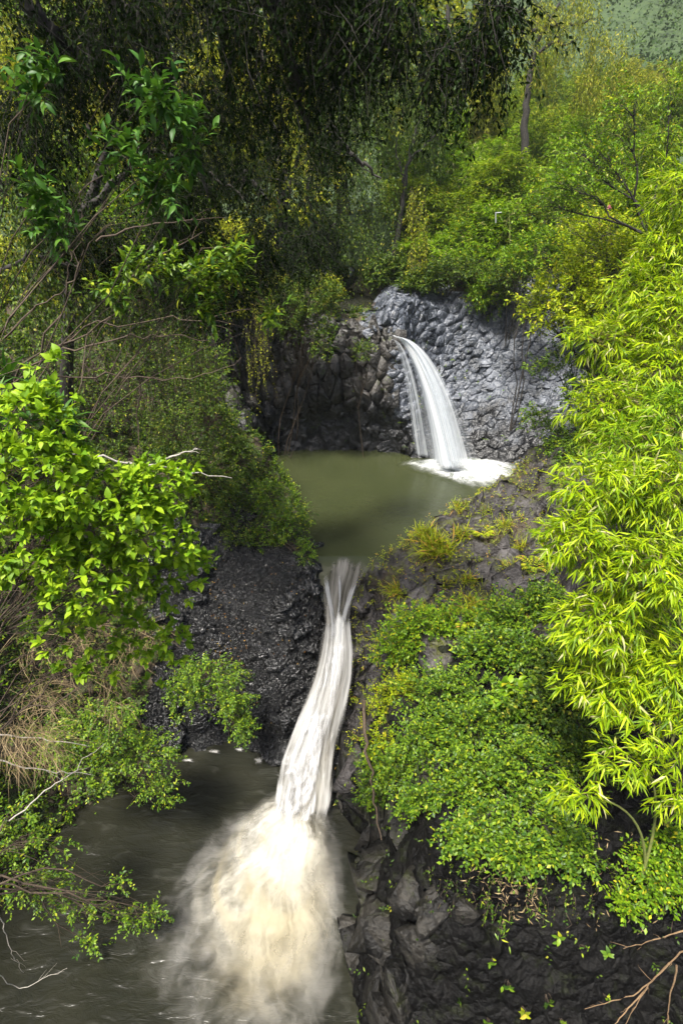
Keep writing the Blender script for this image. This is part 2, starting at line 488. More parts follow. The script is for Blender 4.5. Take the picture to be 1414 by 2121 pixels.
REG = [('left_bank', 'soil', 'steep overgrown earth and rock bank on the left'), ('rock_slope', 'slope', 'wet black basalt slope left of the lower cascade'),
       ('rock_shoulder', 'shoulder', 'weathered rock shoulder with grass between upper pool and cascade'), ('shaded_cliff', 'shade', 'damp cliff beside the lower pool, darkened for shade in its colour'),
       ('hollow_cliff', 'cliff', 'brown grey basalt cliff with a hollow left of the waterfall'), ('basalt_wall', 'wall', 'jointed basalt wall right of the waterfall, tinted blue grey by painted sky reflection'),
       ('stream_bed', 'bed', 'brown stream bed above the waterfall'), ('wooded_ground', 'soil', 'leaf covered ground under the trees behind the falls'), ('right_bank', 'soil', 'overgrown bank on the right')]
GROUND = {}
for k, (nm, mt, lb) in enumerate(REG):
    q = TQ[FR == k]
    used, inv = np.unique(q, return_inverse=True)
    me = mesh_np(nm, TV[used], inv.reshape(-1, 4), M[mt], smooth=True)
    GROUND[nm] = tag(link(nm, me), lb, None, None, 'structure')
TBVH = BVHTree.FromPolygons(TV.tolist(), TQ.tolist())

def on_ground(px, py):
    """point and normal of the terrain behind a pixel of the photograph"""
    d = ray(px, py); d = d / np.linalg.norm(d)
    hit, n, i, dist = TBVH.ray_cast(Vector((0, 0, CAM_Z)), Vector(d))
    if hit is None:
        return None, None
    return np.array(hit), np.array(n)

def drop(x, y, z0=30.0):
    hit, n, i, dist = TBVH.ray_cast(Vector((x, y, z0)), Vector((0, 0, -1)))
    return (np.array(hit), np.array(n)) if hit is not None else (np.array([x, y, 8.0]), np.array([0, 0, 1.0]))
# ------------------------------------------------------------------ far ground: wooded hill behind
def far_h(X, Y):
    p = np.stack([X.ravel(), Y.ravel(), np.zeros(X.size)], 1)
    n = fbm(p * 0.03, 4, 91).reshape(X.shape)
    base = 13 + np.maximum(Y - 33, 0) * 0.10 + np.clip((Y - 90) / 110, 0, 1) ** 1.3 * (30 + 70 / (1 + np.exp(-(X - 10) / 25.0)))
    side = np.maximum(np.abs(X) - 11, 0) * 0.35
    return base + np.minimum(side, 12) + n * 3.0
def far_ground():
    xs = np.concatenate([np.linspace(-160, -30, 20), np.linspace(-27, 31, 40), np.linspace(35, 170, 22)])
    ys = np.concatenate([np.linspace(33.5, 60, 22), np.linspace(63, 320, 50)])
    X, Y = np.meshgrid(xs, ys, indexing='ij')
    Z = far_h(X, Y)
    Z[:, 0] -= 2.5
    V = np.stack([X.ravel(), Y.ravel(), Z.ravel()], 1)
    ny = len(ys)
    i, j = np.meshgrid(np.arange(len(xs) - 1), np.arange(ny - 1), indexing='ij')
    a = (i * ny + j).ravel()
    Q = np.stack([a, a + ny, a + ny + 1, a + 1], 1)
    tag(link('hillside', mesh_np('hillside', V, Q, M['hill'], True)), 'far wooded hillside beyond the gorge', None, None, 'structure')
far_ground()

def side_ground():
    """banks that continue outside the frame on both sides and behind the camera"""
    for nm, x0, x1, lb in (('bank_left_of_frame', -60, -10.6, 'overgrown bank out to the left'), ('bank_right_of_frame', 12.6, 60, 'overgrown bank out to the right')):
        xs = np.linspace(x0, x1, 30); ys = np.linspace(-10, 40, 40)
        X, Y = np.meshgrid(xs, ys, indexing='ij')
        inner = -10.6 if x0 < 0 else 12.6
        base = np.interp(Y, [-10, 5, 20, 30, 40], [10, 10, 11, 13, 15]) - (1.2 if x0 > 0 else 0)
        Z = base + np.abs(X - inner) * 0.35 + 0.5 * fbm(np.stack([X.ravel(), Y.ravel(), X.ravel() * 0], 1) * 0.2, 3, 55).reshape(X.shape)
        V = np.stack([X.ravel(), Y.ravel(), Z.ravel()], 1)
        i, j = np.meshgrid(np.arange(29), np.arange(39), indexing='ij')
        a = (i * 40 + j).ravel()
        tag(link(nm, mesh_np(nm, V, np.stack([a, a + 40, a + 41, a + 1], 1), M['hill'], True)), lb, None, None, 'structure')
side_ground()

# ------------------------------------------------------------------ water
def grid_mesh(name, P, mat, uv=None, smooth=True):
    """P: (n,m,3) grid of points"""
    n, m = P.shape[:2]
    i, j = np.meshgrid(np.arange(n - 1), np.arange(m - 1), indexing='ij')
    a = (i * m + j).ravel()
    Q = np.stack([a, a + m, a + m + 1, a + 1], 1)
    return mesh_np(name, P.reshape(-1, 3), Q, mat, smooth, uv=None if uv is None else uv.reshape(-1, 2))

def murky_water(name, c1, c2, rough, bscale, bstr, aniso=(1, 1, 1), rot=0.0, dist=0.06, foam=None):
    m, nt, out = mat_new(name)
    L = nt.links.new
    geo = N(nt, 'NewGeometry')
    mp = N(nt, 'Mapping'); mp.inputs['Scale'].default_value = aniso; mp.inputs['Rotation'].default_value = (0, 0, rot)
    L(geo.outputs['Position'], mp.inputs['Vector'])
    n1 = N(nt, 'TexNoise', i_Scale=bscale, i_Detail=5.0, i_Roughness=0.55, i_Distortion=0.6); L(mp.outputs[0], n1.inputs['Vector'])
    n2 = N(nt, 'TexNoise', i_Scale=0.5, i_Detail=3.0); L(geo.outputs['Position'], n2.inputs['Vector'])
    col = ramp(nt, n2.outputs['Fac'], [(0.35, c1), (0.65, c2)]).outputs['Color']
    if foam:
        ff = ramp(nt, n1.outputs['Fac'], [(foam[0], (0, 0, 0)), (foam[1], (1, 1, 1))]).outputs['Color']
        col = mix_c(nt, math_n(nt, 'MULTIPLY', ff, foam[2]), col, (0.25, 0.25, 0.22))
    b = N(nt, 'BsdfPrincipled'); L(col, b.inputs['Base Color'])
    b.inputs['Roughness'].default_value = rough
    b.inputs['IOR'].default_value = 1.33
    bp = N(nt, 'Bump', i_Strength=bstr, i_Distance=dist); L(n1.outputs['Fac'], bp.inputs['Height'])
    L(bp.outputs[0], b.inputs['Normal'])
    L(b.outputs[0], out.inputs['Surface'])
    return m
M['pool_u'] = murky_water('olive_pool_water', (0.03, 0.036, 0.0145), (0.036, 0.042, 0.017), 0.2, 3.0, 0.2)
M['pool_l'] = murky_water('churned_pool_water', (0.011, 0.0115, 0.0075), (0.019, 0.019, 0.0125), 0.2, 2.6, 0.5, (0.6, 1.5, 1), 0.9, 0.1, foam=(0.58, 0.85, 0.14))

def sheet(name, x0, x1, y0, y1, z, mat, label, step=0.25, wave=0.0, seed=0):
    X, Y = np.meshgrid(np.arange(x0, x1 + step, step), np.arange(y0, y1 + step, step), indexing='ij')
    Zz = z + wave * fbm(np.stack([X.ravel() * 0.8, Y.ravel() * 1.6, X.ravel() * 0], 1), 3, seed).reshape(X.shape)
    return tag(link(name, grid_mesh(name, np.stack([X, Y, Zz], -1), mat)), label, None, None, 'structure')
up = sheet('upper_pool_water', -4.6, 10.2, 15.0, 27.5, Z_U, M['pool_u'], 'still olive green water of the upper pool', 0.125)
for v in up.data.vertices:
    if v.co.y < 16.2: v.co.z -= 0.75 * (16.2 - v.co.y) ** 1.6
sheet('lower_pool_water', -9.6, 9.0, 1.0, 13.2, Z_L, M['pool_l'], 'dark rippled water of the lower pool', 0.12, 0.035, 31)
# shallow stream above the falls
def ribbon_along(line, wid, n=60, m=9, lift=0.12):
    t = np.linspace(0, 1, n); k = np.linspace(0, 1, len(line))
    C = np.stack([np.interp(t, k, line[:, a]) for a in range(3)], 1); W = np.interp(t, k, wid)
    T = np.gradient(C, axis=0); T[:, 2] = 0; T = nrm(T)
    S = np.stack([T[:, 1], -T[:, 0], np.zeros(n)], 1)
    s = np.linspace(-1, 1, m)
    P = C[:, None] + S[:, None] * (s[None, :, None] * W[:, None, None])
    P[..., 2] += lift
    return P
tag(link('stream_water', grid_mesh('stream_water', ribbon_along(RIVER[3:], RIVER_W[3:] + 0.1, lift=0.06), M['pool_l'])), 'shallow stream above the waterfall lip', None, None, 'structure')

def silk_mat(name, c_thin, c_full, su, sv, lo, hi, edge=0.12, top_fade=0.0, end_fade=0.0, warp=0.3, trans=0.35, tan=None, dens=1.0):
    """falling water in streaks along v of the UV map; u runs across"""
    m, nt, out = mat_new(name)
    L = nt.links.new
    uv = N(nt, 'UVMap')
    sep = N(nt, 'SeparateXYZ'); L(uv.outputs[0], sep.inputs[0])
    U, V = sep.outputs[0], sep.outputs[1]
    mp = N(nt, 'Mapping'); mp.inputs['Scale'].default_value = (su, sv, 1); L(uv.outputs[0], mp.inputs['Vector'])
    n1 = N(nt, 'TexNoise', i_Scale=1.0, i_Detail=6.0, i_Roughness=0.6, i_Distortion=warp); L(mp.outputs[0], n1.inputs['Vector'])
    mp2 = N(nt, 'Mapping'); mp2.inputs['Scale'].default_value = (su * 4.5, sv * 1.3, 1); mp2.inputs['Location'].default_value = (3.3, 1.7, 0); L(uv.outputs[0], mp2.inputs['Vector'])
    n2 = N(nt, 'TexNoise', i_Scale=1.0, i_Detail=4.0, i_Roughness=0.6); L(mp2.outputs[0], n2.inputs['Vector'])
    f = math_n(nt, 'ADD', math_n(nt, 'MULTIPLY', n1.outputs['Fac'], 0.68), math_n(nt, 'MULTIPLY', n2.outputs['Fac'], 0.32))
    # thin out towards both sides
    side = math_n(nt, 'MINIMUM', math_n(nt, 'MULTIPLY', math_n(nt, 'MINIMUM', U, math_n(nt, 'SUBTRACT', 1.0, U)), 1.0 / edge), 1.0)
    ends = side
    if end_fade: ends = math_n(nt, 'MULTIPLY', ends, math_n(nt, 'MINIMUM', math_n(nt, 'MULTIPLY', math_n(nt, 'SUBTRACT', 1.0, V), 1.0 / end_fade), 1.0))
    if top_fade: ends = math_n(nt, 'MULTIPLY', ends, math_n(nt, 'MINIMUM', math_n(nt, 'MULTIPLY', V, 1.0 / top_fade), 1.0))
    shift = math_n(nt, 'SUBTRACT', f, math_n(nt, 'MULTIPLY', math_n(nt, 'SUBTRACT', 1.0, ends), 0.5))
    al = N(nt, 'MapRange'); al.interpolation_type = 'SMOOTHSTEP'; L(shift, al.inputs['Value'])
    al.inputs['From Min'].default_value = lo; al.inputs['From Max'].default_value = hi
    al.inputs['To Max'].default_value = dens
    col = ramp(nt, f, [(0.41, c_thin), (0.57, c_full)]).outputs['Color']
    if tan:
        mp3 = N(nt, 'Mapping'); mp3.inputs['Scale'].default_value = (2.2, 1.1, 1); mp3.inputs['Location'].default_value = (7, 2, 0); L(uv.outputs[0], mp3.inputs['Vector'])
        n3 = N(nt, 'TexNoise', i_Scale=1.0, i_Detail=2.0); L(mp3.outputs[0], n3.inputs['Vector'])
        mid = math_n(nt, 'MULTIPLY', math_n(nt, 'MULTIPLY', U, math_n(nt, 'SUBTRACT', 1.0, U)), 4.0)
        tf = math_n(nt, 'MULTIPLY', math_n(nt, 'MULTIPLY', math_n(nt, 'POWER', mid, 2.0), tan[1]), ramp(nt, n3.outputs['Fac'], [(0.35, (0.25,) * 3), (0.65, (1, 1, 1))]).outputs['Color'])
        if len(tan) > 2: tf = math_n(nt, 'MULTIPLY', tf, math_n(nt, 'MINIMUM', math_n(nt, 'MULTIPLY', V, tan[2]), 1.0))
        col = mix_c(nt, tf, col, tan[0])
    d = N(nt, 'BsdfDiffuse'); L(col, d.inputs['Color'])
    tr = N(nt, 'BsdfTranslucent'); L(col, tr.inputs['Color'])
    ms = N(nt, 'MixShader'); ms.inputs[0].default_value = trans
    L(d.outputs[0], ms.inputs[1]); L(tr.outputs[0], ms.inputs[2])
    bpn = N(nt, 'Bump', i_Strength=0.35, i_Distance=0.05); L(f, bpn.inputs['Height']); L(bpn.outputs[0], d.inputs['Normal'])
    tp = N(nt, 'BsdfTransparent')
    mx = N(nt, 'MixShader'); L(al.outputs[0], mx.inputs[0]); L(tp.outputs[0], mx.inputs[1]); L(ms.outputs[0], mx.inputs[2])
    L(mx.outputs[0], out.inputs['Surface'])
    return m
M['silk_body'] = silk_mat('falling_water_body', (0.54, 0.59, 0.65), (0.88, 0.9, 0.92), 4, 0.4, 0.08, 0.46, edge=0.42, end_fade=0.03)
M['silk_veil'] = silk_mat('falling_water_veil', (0.42, 0.47, 0.53), (0.74, 0.77, 0.8), 9, 0.6, 0.3, 0.68, edge=0.35, end_fade=0.05, dens=0.75)
M['silk_tongue'] = silk_mat('dark_water_tongue', (0.03, 0.028, 0.018), (0.22, 0.21, 0.19), 3.5, 0.7, 0.2, 0.42, edge=0.3, trans=0.1, top_fade=0.4)
M['silk_chute'] = silk_mat('cascade_water', (0.14, 0.135, 0.125), (0.68, 0.68, 0.67), 3.0, 1.1, 0.16, 0.4, edge=0.18, top_fade=0.12, end_fade=0.15, warp=0.7, tan=((0.46, 0.41, 0.29), 0.6, 1.2))
M['silk_strand'] = silk_mat('cascade_strand', (0.16, 0.17, 0.18), (0.62, 0.63, 0.64), 3.2, 0.7, 0.34, 0.66, edge=0.45, top_fade=0.3, end_fade=0.3, dens=0.85)
M['silk_spray'] = silk_mat('cascade_spray', (0.5, 0.51, 0.52), (0.8, 0.8, 0.81), 6, 3.2, 0.38, 0.7, edge=0.35, top_fade=0.1, end_fade=0.1, warp=1.6, dens=0.85)

def lerp_pts(pts, n, col=3):
    pts = np.array(pts, float)
    k = np.linspace(0, 1, len(pts)); t = np.linspace(0, 1, n)
    # smooth: catmull-like through cubic resampling twice
    C = np.stack([np.interp(t, k, pts[:, a]) for a in range(pts.shape[1])], 1)
    for _ in range(max(2, n // 10)):
        C[1:-1] = 0.25 * C[:-2] + 0.5 * C[1:-1] + 0.25 * C[2:]
    return C

# the upper waterfall: several leaping sheets one behind the other
falls = thing('waterfall', (4.6, 24.3, Z_U), 'white silky waterfall leaping from the rock lip into the upper pool', 'waterfall')
fb = np.array(falls.location)
def leap(name, lip_a, lip_b, foot_a, foot_b, mat, bulge=0.25, n=46, m=40, seed=0, thick=0.0, pw=1.9):
    """ballistic sheet from the lip (a = left end, b = right end) to the foot"""
    t = np.linspace(0, 1, n)[:, None, None]; s = np.linspace(0, 1, m)[None, :, None]
    A = np.array(lip_a) * (1 - s) + np.array(lip_b) * s
    B = np.array(foot_a) * (1 - s) + np.array(foot_b) * s
    P = A * (1 - t) + B * t
    # horizontal motion runs ahead of the drop
    P[..., 2:] = A[..., 2:] + (B - A)[..., 2:] * t ** pw
    tt, ss = np.broadcast_arrays(t[..., 0], s[..., 0])
    P[..., 1] -= bulge * np.sin(ss * np.pi) * (0.25 + tt)
    q = np.stack([ss.ravel() * 5, tt.ravel() * 1.2, np.full(tt.size, seed * 3.1)], 1)
    P[..., 1] -= 0.14 * fbm(q * 1.6, 3, seed).reshape(tt.shape) * (0.3 + tt)
    P[..., 0] += 0.07 * fbm(q * 1.3 + 9, 2, seed + 5).reshape(tt.shape) * tt
    return link(name, grid_mesh(name, P - fb, mat, np.stack([ss, tt], -1)), falls)
leap('main_sheet', at_y(806, 694, 24.5), at_y(832, 700, 24.1), at_y(884, 966, 23.9), at_y(982, 968, 23.6), M['silk_body'], 0.4, seed=1)
leap('back_sheet', at_y(806, 692, 24.75), at_y(826, 698, 24.5), at_y(880, 958, 24.5), at_y(968, 962, 24.2), M['silk_body'], 0.3, seed=2)
leap('side_veil', at_y(806, 700, 24.65), at_y(826, 708, 24.5), at_y(840, 952, 24.75), at_y(915, 958, 24.3), M['silk_veil'], 0.2, seed=3, pw=1.6)
leap('outer_veil', at_y(814, 694, 24.4), at_y(834, 700, 24.1), at_y(890, 966, 23.8), at_y(1016, 968, 23.5), M['silk_veil'], 0.55, seed=4)

# lower cascade: a chute of water over the rock step, three layers of relief
casc = thing('cascade', (-0.3, 13.6, 0.0), 'white cascade rushing down the rock chute between the pools', 'cascade')
cb = np.array(casc.location)
def chute_sheet(name, rows, mat, n=110, m=44, amp=0.1, seed=0, crown=0.12, lift=0.0):
    """rows: (left px, right px, py, world y) down the chute in the photograph's pixels"""
    L_ = lerp_pts([at_y(r[0], r[2], r[3]) for r in rows], n)
    R_ = lerp_pts([at_y(r[1], r[2], r[3]) for r in rows], n)
    s = np.linspace(0, 1, m)[None, :, None]
    P = L_[:, None] * (1 - s) + R_[:, None] * s
    tt, ss = np.meshgrid(np.linspace(0, 1, n), s.ravel(), indexing='ij')
    q = np.stack([ss.ravel() * 4.5, tt.ravel() * 2.2, np.full(tt.size, seed * 2.7)], 1)
    r = amp * fbm(q, 4, seed).reshape(tt.shape)
    c = crown * (1 - (2 * ss - 1) ** 2)
    P[..., 2] += (r + c + lift) * 0.75
    P[..., 1] -= (r + c + lift) * 0.65 + 0.14
    P[..., 2] += 0.07
    return link(name, grid_mesh(name, P - cb, mat, np.stack([ss, tt], -1)), casc)
def zrow(a, b, py, z):
    return (a, b, py, float(at_z(700, py, z)[1]))
ROWS = [zrow(640, 795, 1140, 4.53), zrow(648, 786, 1160, 4.48), (654, 770, 1190, 15.35), (656, 752, 1225, 14.95), (660, 738, 1265, 14.55), (664, 732, 1305, 14.2), (654, 740, 1350, 13.75), (640, 738, 1400, 13.3), (622, 728, 1450, 12.85), (598, 714, 1510, 12.35), (574, 706, 1570, 11.85), zrow(566, 703, 1620, 0.3), zrow(560, 698, 1665, 0.26), zrow(540, 690, 1715, 0.22)]
chute_sheet('dark_tongue', ROWS[:6], M['silk_tongue'], n=50, amp=0.07, seed=1, crown=0.02)
chute_sheet('water_sheet', ROWS[4:], M['silk_chute'], seed=2, lift=0.05)
chute_sheet('left_strand', [(646, 700, 1160, ROWS[1][3]), (650, 700, 1190, 15.35), (654, 704, 1225, 14.95), (658, 716, 1265, 14.5), (660, 726, 1305, 14.15), (652, 722, 1350, 13.7), (640, 712, 1400, 13.25)], M['silk_strand'], n=60, m=24, amp=0.06, seed=3, crown=0.04, lift=0.05)
chute_sheet('right_strand', [(715, 790, 1160, ROWS[1][3]), (708, 776, 1190, 15.35), (700, 756, 1225, 14.95), (688, 742, 1265, 14.5), (676, 738, 1305, 14.15), (668, 744, 1350, 13.7), (658, 742, 1400, 13.25), (640, 732, 1450, 12.82)], M['silk_strand'], n=60, m=24, amp=0.06, seed=4, crown=0.05, lift=0.06)
chute_sheet('middle_strand', [(686, 712, 1172, 15.6), (690, 716, 1200, 15.25), (690, 718, 1240, 14.8), (684, 716, 1290, 14.3), (676, 712, 1340, 13.8)], M['silk_strand'], n=50, m=20, amp=0.06, seed=6, crown=0.06, lift=0.05)
chute_sheet('spray', [(r[0] - 16, r[1] + 10, r[2], r[3] - 0.12) for r in ROWS[5:]], M['silk_spray'], n=80, amp=0.2, seed=5, crown=0.1, lift=0.08)
chute_sheet('foot_spray', [(r[0] - 30 - 3 * k, r[1] + 12, r[2], r[3] - 0.2) for k, r in enumerate(ROWS[8:])], M['silk_spray'], n=60, amp=0.3, seed=9, crown=0.15, lift=0.12)

# foam: fans of boiling water on the pools
def foam_mat(name, c_edge, c_full, tan, ang_s, rad_s, lo, hi, dens=1.0, envk=1.0, vp=1.5):
    m, nt, out = mat_new(name)
    L = nt.links.new
    uv = N(nt, 'UVMap')                                   # u = angle share 0..1, v = share of the way out
    sep = N(nt, 'SeparateXYZ'); L(uv.outputs[0], sep.inputs[0])
    U, V = sep.outputs[0], sep.outputs[1]
    geo = N(nt, 'NewGeometry')
    nw = N(nt, 'TexNoise', i_Scale=0.8, i_Detail=3.0); L(geo.outputs['Position'], nw.inputs['Vector'])
    nc = N(nt, 'TexNoise', i_Scale=1.5, i_Detail=6.0, i_Roughness=0.62); L(geo.outputs['Position'], nc.inputs['Vector'])
    cw = N(nt, 'CombineXYZ'); L(math_n(nt, 'ADD', U, math_n(nt, 'MULTIPLY', math_n(nt, 'SUBTRACT', nw.outputs['Fac'], 0.5), 0.22)), cw.inputs[0]); L(V, cw.inputs[1])
    mp = N(nt, 'Mapping'); mp.inputs['Scale'].default_value = (ang_s, rad_s, 1); L(cw.outputs[0], mp.inputs['Vector'])
    n1 = N(nt, 'TexNoise', i_Scale=1.0, i_Detail=5.0, i_Roughness=0.6, i_Distortion=0.12); L(mp.outputs[0], n1.inputs['Vector'])
    mp2 = N(nt, 'Mapping'); mp2.inputs['Scale'].default_value = (ang_s * 4, rad_s * 1.1, 1); L(cw.outputs[0], mp2.inputs['Vector'])
    n2 = N(nt, 'TexNoise', i_Scale=1.0, i_Detail=3.0, i_Roughness=0.5); L(mp2.outputs[0], n2.inputs['Vector'])
    mp3 = N(nt, 'Mapping'); mp3.inputs['Scale'].default_value = (3.4, 3.6, 1); mp3.inputs['Location'].default_value = (4.1, 0.3, 0); L(uv.outputs[0], mp3.inputs['Vector'])
    n3 = N(nt, 'TexNoise', i_Scale=1.0, i_Detail=3.0, i_Distortion=0.8); L(mp3.outputs[0], n3.inputs['Vector'])
    f = math_n(nt, 'ADD', math_n(nt, 'MULTIPLY', n1.outputs['Fac'], 0.3), math_n(nt, 'ADD', math_n(nt, 'MULTIPLY', n2.outputs['Fac'], 0.16), math_n(nt, 'ADD', math_n(nt, 'MULTIPLY', n3.outputs['Fac'], 0.2), math_n(nt, 'MULTIPLY', nc.outputs['Fac'], 0.34))))
    mid = math_n(nt, 'MULTIPLY', math_n(nt, 'MULTIPLY', U, math_n(nt, 'SUBTRACT', 1.0, U)), 4.0)
    mids = math_n(nt, 'POWER', mid, 0.55)
    outv = math_n(nt, 'SUBTRACT', 1.0, math_n(nt, 'POWER', V, vp))
    env = math_n(nt, 'MULTIPLY', mids, outv)
    sh = math_n(nt, 'ADD', f, math_n(nt, 'MULTIPLY', math_n(nt, 'SUBTRACT', env, 0.5), envk))
    al = N(nt, 'MapRange'); al.interpolation_type = 'SMOOTHSTEP'; L(sh, al.inputs['Value'])
    al.inputs['From Min'].default_value = lo; al.inputs['From Max'].default_value = hi; al.inputs['To Max'].default_value = dens
    col = ramp(nt, f, [(0.4, c_edge), (0.54, c_full)]).outputs['Color']
    tf = math_n(nt, 'MULTIPLY', math_n(nt, 'POWER', mid, 1.6), ramp(nt, n3.outputs['Fac'], [(0.36, (0.15,) * 3), (0.6, (1, 1, 1))]).outputs['Color'])
    tf = math_n(nt, 'MULTIPLY', tf, math_n(nt, 'MINIMUM', math_n(nt, 'MULTIPLY', V, 2.6), 1.0))
    col = mix_c(nt, math_n(nt, 'MULTIPLY', tf, tan[1]), col, tan[0])
    d = N(nt, 'BsdfDiffuse'); L(col, d.inputs['Color'])
    bpn = N(nt, 'Bump', i_Strength=0.3, i_Distance=0.08); L(f, bpn.inputs['Height']); L(bpn.outputs[0], d.inputs['Normal'])
    tp = N(nt, 'BsdfTransparent')
    mx = N(nt, 'MixShader'); L(al.outputs[0], mx.inputs[0]); L(tp.outputs[0], mx.inputs[1]); L(d.outputs[0], mx.inputs[2])
    L(mx.outputs[0], out.inputs['Surface'])
    return m
M['foam_apron'] = foam_mat('thin_streaked_foam', (0.07, 0.07, 0.06), (0.4, 0.39, 0.37), ((0.27, 0.25, 0.18), 0.4), 16, 1.2, 0.22, 0.85, 0.75, 0.75)
M['foam_low'] = foam_mat('silty_foam', (0.075, 0.07, 0.05), (0.42, 0.4, 0.34), ((0.33, 0.285, 0.18), 0.85), 12, 1.5, 0.2, 0.78, 0.92, 0.9)
M['foam_crest'] = foam_mat('white_boiling_foam', (0.2, 0.185, 0.145), (0.6, 0.59, 0.55), ((0.44, 0.39, 0.26), 0.7), 10, 1.7, 0.24, 0.82, 0.96, 0.95)
M['froth'] = foam_mat('loose_froth', (0.2, 0.19, 0.17), (0.5, 0.49, 0.47), ((0.4, 0.33, 0.25), 0.1), 6, 2.4, 0.4, 0.95, 0.8, 0.9, 1.1)
M['foam_up'] = foam_mat('white_foam', (0.25, 0.28, 0.25), (0.84, 0.86, 0.87), ((0.8, 0.8, 0.8), 0.1), 18, 0.9, 0.16, 0.82, 1.0, 0.85, 1.6)

def fan(name, origin, outline, z, mat, hump, label, n=90, m=110, seed=0, rad=0.0, zlift=0.03):
    """fan of foam: outline = points round the rim, in order; u along the rim, v from the origin out"""
    rim = lerp_pts(outline, m)
    v = np.linspace(0, 1, n)[:, None, None]
    O = np.array(origin, float)[None, None]
    P = O + (rim[None, :, :] - O) * v
    uu, vv = np.meshgrid(np.linspace(0, 1, m), np.linspace(0, 1, n))
    q = np.stack([uu.ravel() * 9, vv.ravel() * 2.6, np.full(uu.size, seed)], 1)
    r = fbm(q, 4, seed).reshape(uu.shape); r2 = fbm(q * 0.6 + 30, 2, seed + 3).reshape(uu.shape)
    mid = 4 * uu * (1 - uu)
    H = hump * np.clip(mid, 0, 1) ** 0.8 * np.sin(np.clip(vv * 1.05, 0, 1) * np.pi) ** 0.8 * (0.7 + 0.5 * r + 0.4 * r2)
    P[..., 2] = z + zlift + np.maximum(H, 0)
    return tag(link(name, grid_mesh(name, P, mat, np.stack([uu, vv], -1))), label, None, None, 'structure')
Zp = lambda a, b, z=0.0: at_z(a, b, z)
fan('foam_apron', at_z(610, 1700, 0.0), [Zp(640, 1610), Zp(560, 1625), Zp(470, 1665), Zp(380, 1740), Zp(310, 1840), Zp(250, 1960), Zp(230, 2110), Zp(310, 2290), Zp(480, 2380), Zp(640, 2360), Zp(730, 2190), Zp(745, 2000), Zp(742, 1860), Zp(735, 1750), Zp(715, 1670), Zp(690, 1615)], 0.0, M['foam_apron'], 0.015, 'thin streaks of foam spreading over the lower pool', seed=3, zlift=0.06)
fan('foam_body', at_z(605, 1715, 0.0), [Zp(655, 1625), Zp(575, 1640), Zp(490, 1690), Zp(410, 1770), Zp(350, 1870), Zp(315, 1990), Zp(350, 2130), Zp(450, 2240), Zp(570, 2260), Zp(670, 2160), Zp(715, 1990), Zp(722, 1850), Zp(715, 1750), Zp(690, 1640)], 0.0, M['foam_low'], 0.09, 'cream silty foam boiling out below the cascade', seed=5, zlift=0.12)
fan('foam_crest', at_z(618, 1680, 0.0), [Zp(660, 1600), Zp(590, 1615), Zp(500, 1680), Zp(430, 1760), Zp(400, 1860), Zp(440, 1970), Zp(540, 2020), Zp(640, 1980), Zp(700, 1870), Zp(712, 1760), Zp(700, 1650), Zp(685, 1605)], 0.0, M['foam_crest'], 0.2, 'white crest of foam where the cascade plunges in', seed=7, zlift=0.25)
for fx, fy, fw, fh, sd in ((540, 1578, 26, 14, 21), (500, 1556, 22, 8, 22), (450, 1560, 30, 9, 23), (395, 1578, 28, 8, 24)):
    a_ = np.linspace(0, 6.283, 15)
    fan('froth', at_z(fx, fy, 0.0), [Zp(fx + fw * (1 + 0.35 * math.sin(3 * q + sd)) * math.cos(q), fy + fh * (1 + 0.3 * math.cos(2 * q + sd)) * math.sin(q)) for q in a_], 0.0, M['froth'], 0.02, 'patch of white froth along the foot of the black rock', n=16, m=30, seed=sd, zlift=0.05)
u0 = at_z(930, 950, Z_U)
fan('splash', at_z(932, 960, Z_U), [Zp(880, 958, Z_U), Zp(878, 966, Z_U), Zp(900, 974, Z_U), Zp(940, 979, Z_U), Zp(985, 977, Z_U), Zp(1005, 968, Z_U), Zp(990, 957, Z_U), Zp(950, 952, Z_U), Zp(900, 953, Z_U)], Z_U, M['foam_up'], 0.28, 'white splash at the foot of the waterfall', n=40, m=60, seed=12, zlift=0.03)
fan('upper_foam', u0, [Zp(850, 950, Z_U), Zp(822, 957, Z_U), Zp(820, 968, Z_U), Zp(870, 982, Z_U), Zp(930, 1002, Z_U), Zp(985, 1022, Z_U), Zp(1050, 1022, Z_U), Zp(1110, 1000, Z_U), Zp(1105, 965, Z_U), Zp(1040, 950, Z_U), Zp(1000, 944, Z_U)], Z_U, M['foam_up'], 0.06, 'white foam spreading where the waterfall meets the pool', seed=8, zlift=0.02)
# ------------------------------------------------------------------ jointed rock: single blocks fitted together on the faces
def visible(P, eps=0.35):
    o = Vector((0, 0, CAM_Z))
    ok = np.zeros(len(P), bool)
    for i, p in enumerate(P):
        v = Vector(p) - o
        d = v.length
        hit = TBVH.ray_cast(o, v / d)
        ok[i] = hit[0] is None or hit[3] > d - eps
    return ok

def to_px(P):
    q = P - np.array([0, 0, CAM_Z])
    fw = q[:, 1] * math.cos(PITCH) - q[:, 2] * math.sin(PITCH)
    up = q[:, 1] * math.sin(PITCH) + q[:, 2] * math.cos(PITCH)
    return np.stack([707 + FOCAL_PX * q[:, 0] / fw, 1060.5 - FOCAL_PX * up / fw], 1), fw

def in_frame(P, mar=40):
    s, fw = to_px(P)
    return (fw > 0.2) & (s[:, 0] > -mar) & (s[:, 0] < 1414 + mar) & (s[:, 1] > -mar) & (s[:, 1] < 2121 + mar)

def clip_poly(poly, n, d):
    out = []
    for i in range(len(poly)):
        a, b = poly[i], poly[(i + 1) % len(poly)]
        da, db = n @ a - d, n @ b - d
        if da <= 0: out.append(a)
        if (da < 0) != (db < 0) and da != db:
            out.append(a + (b - a) * (da / (da - db)))
    return out

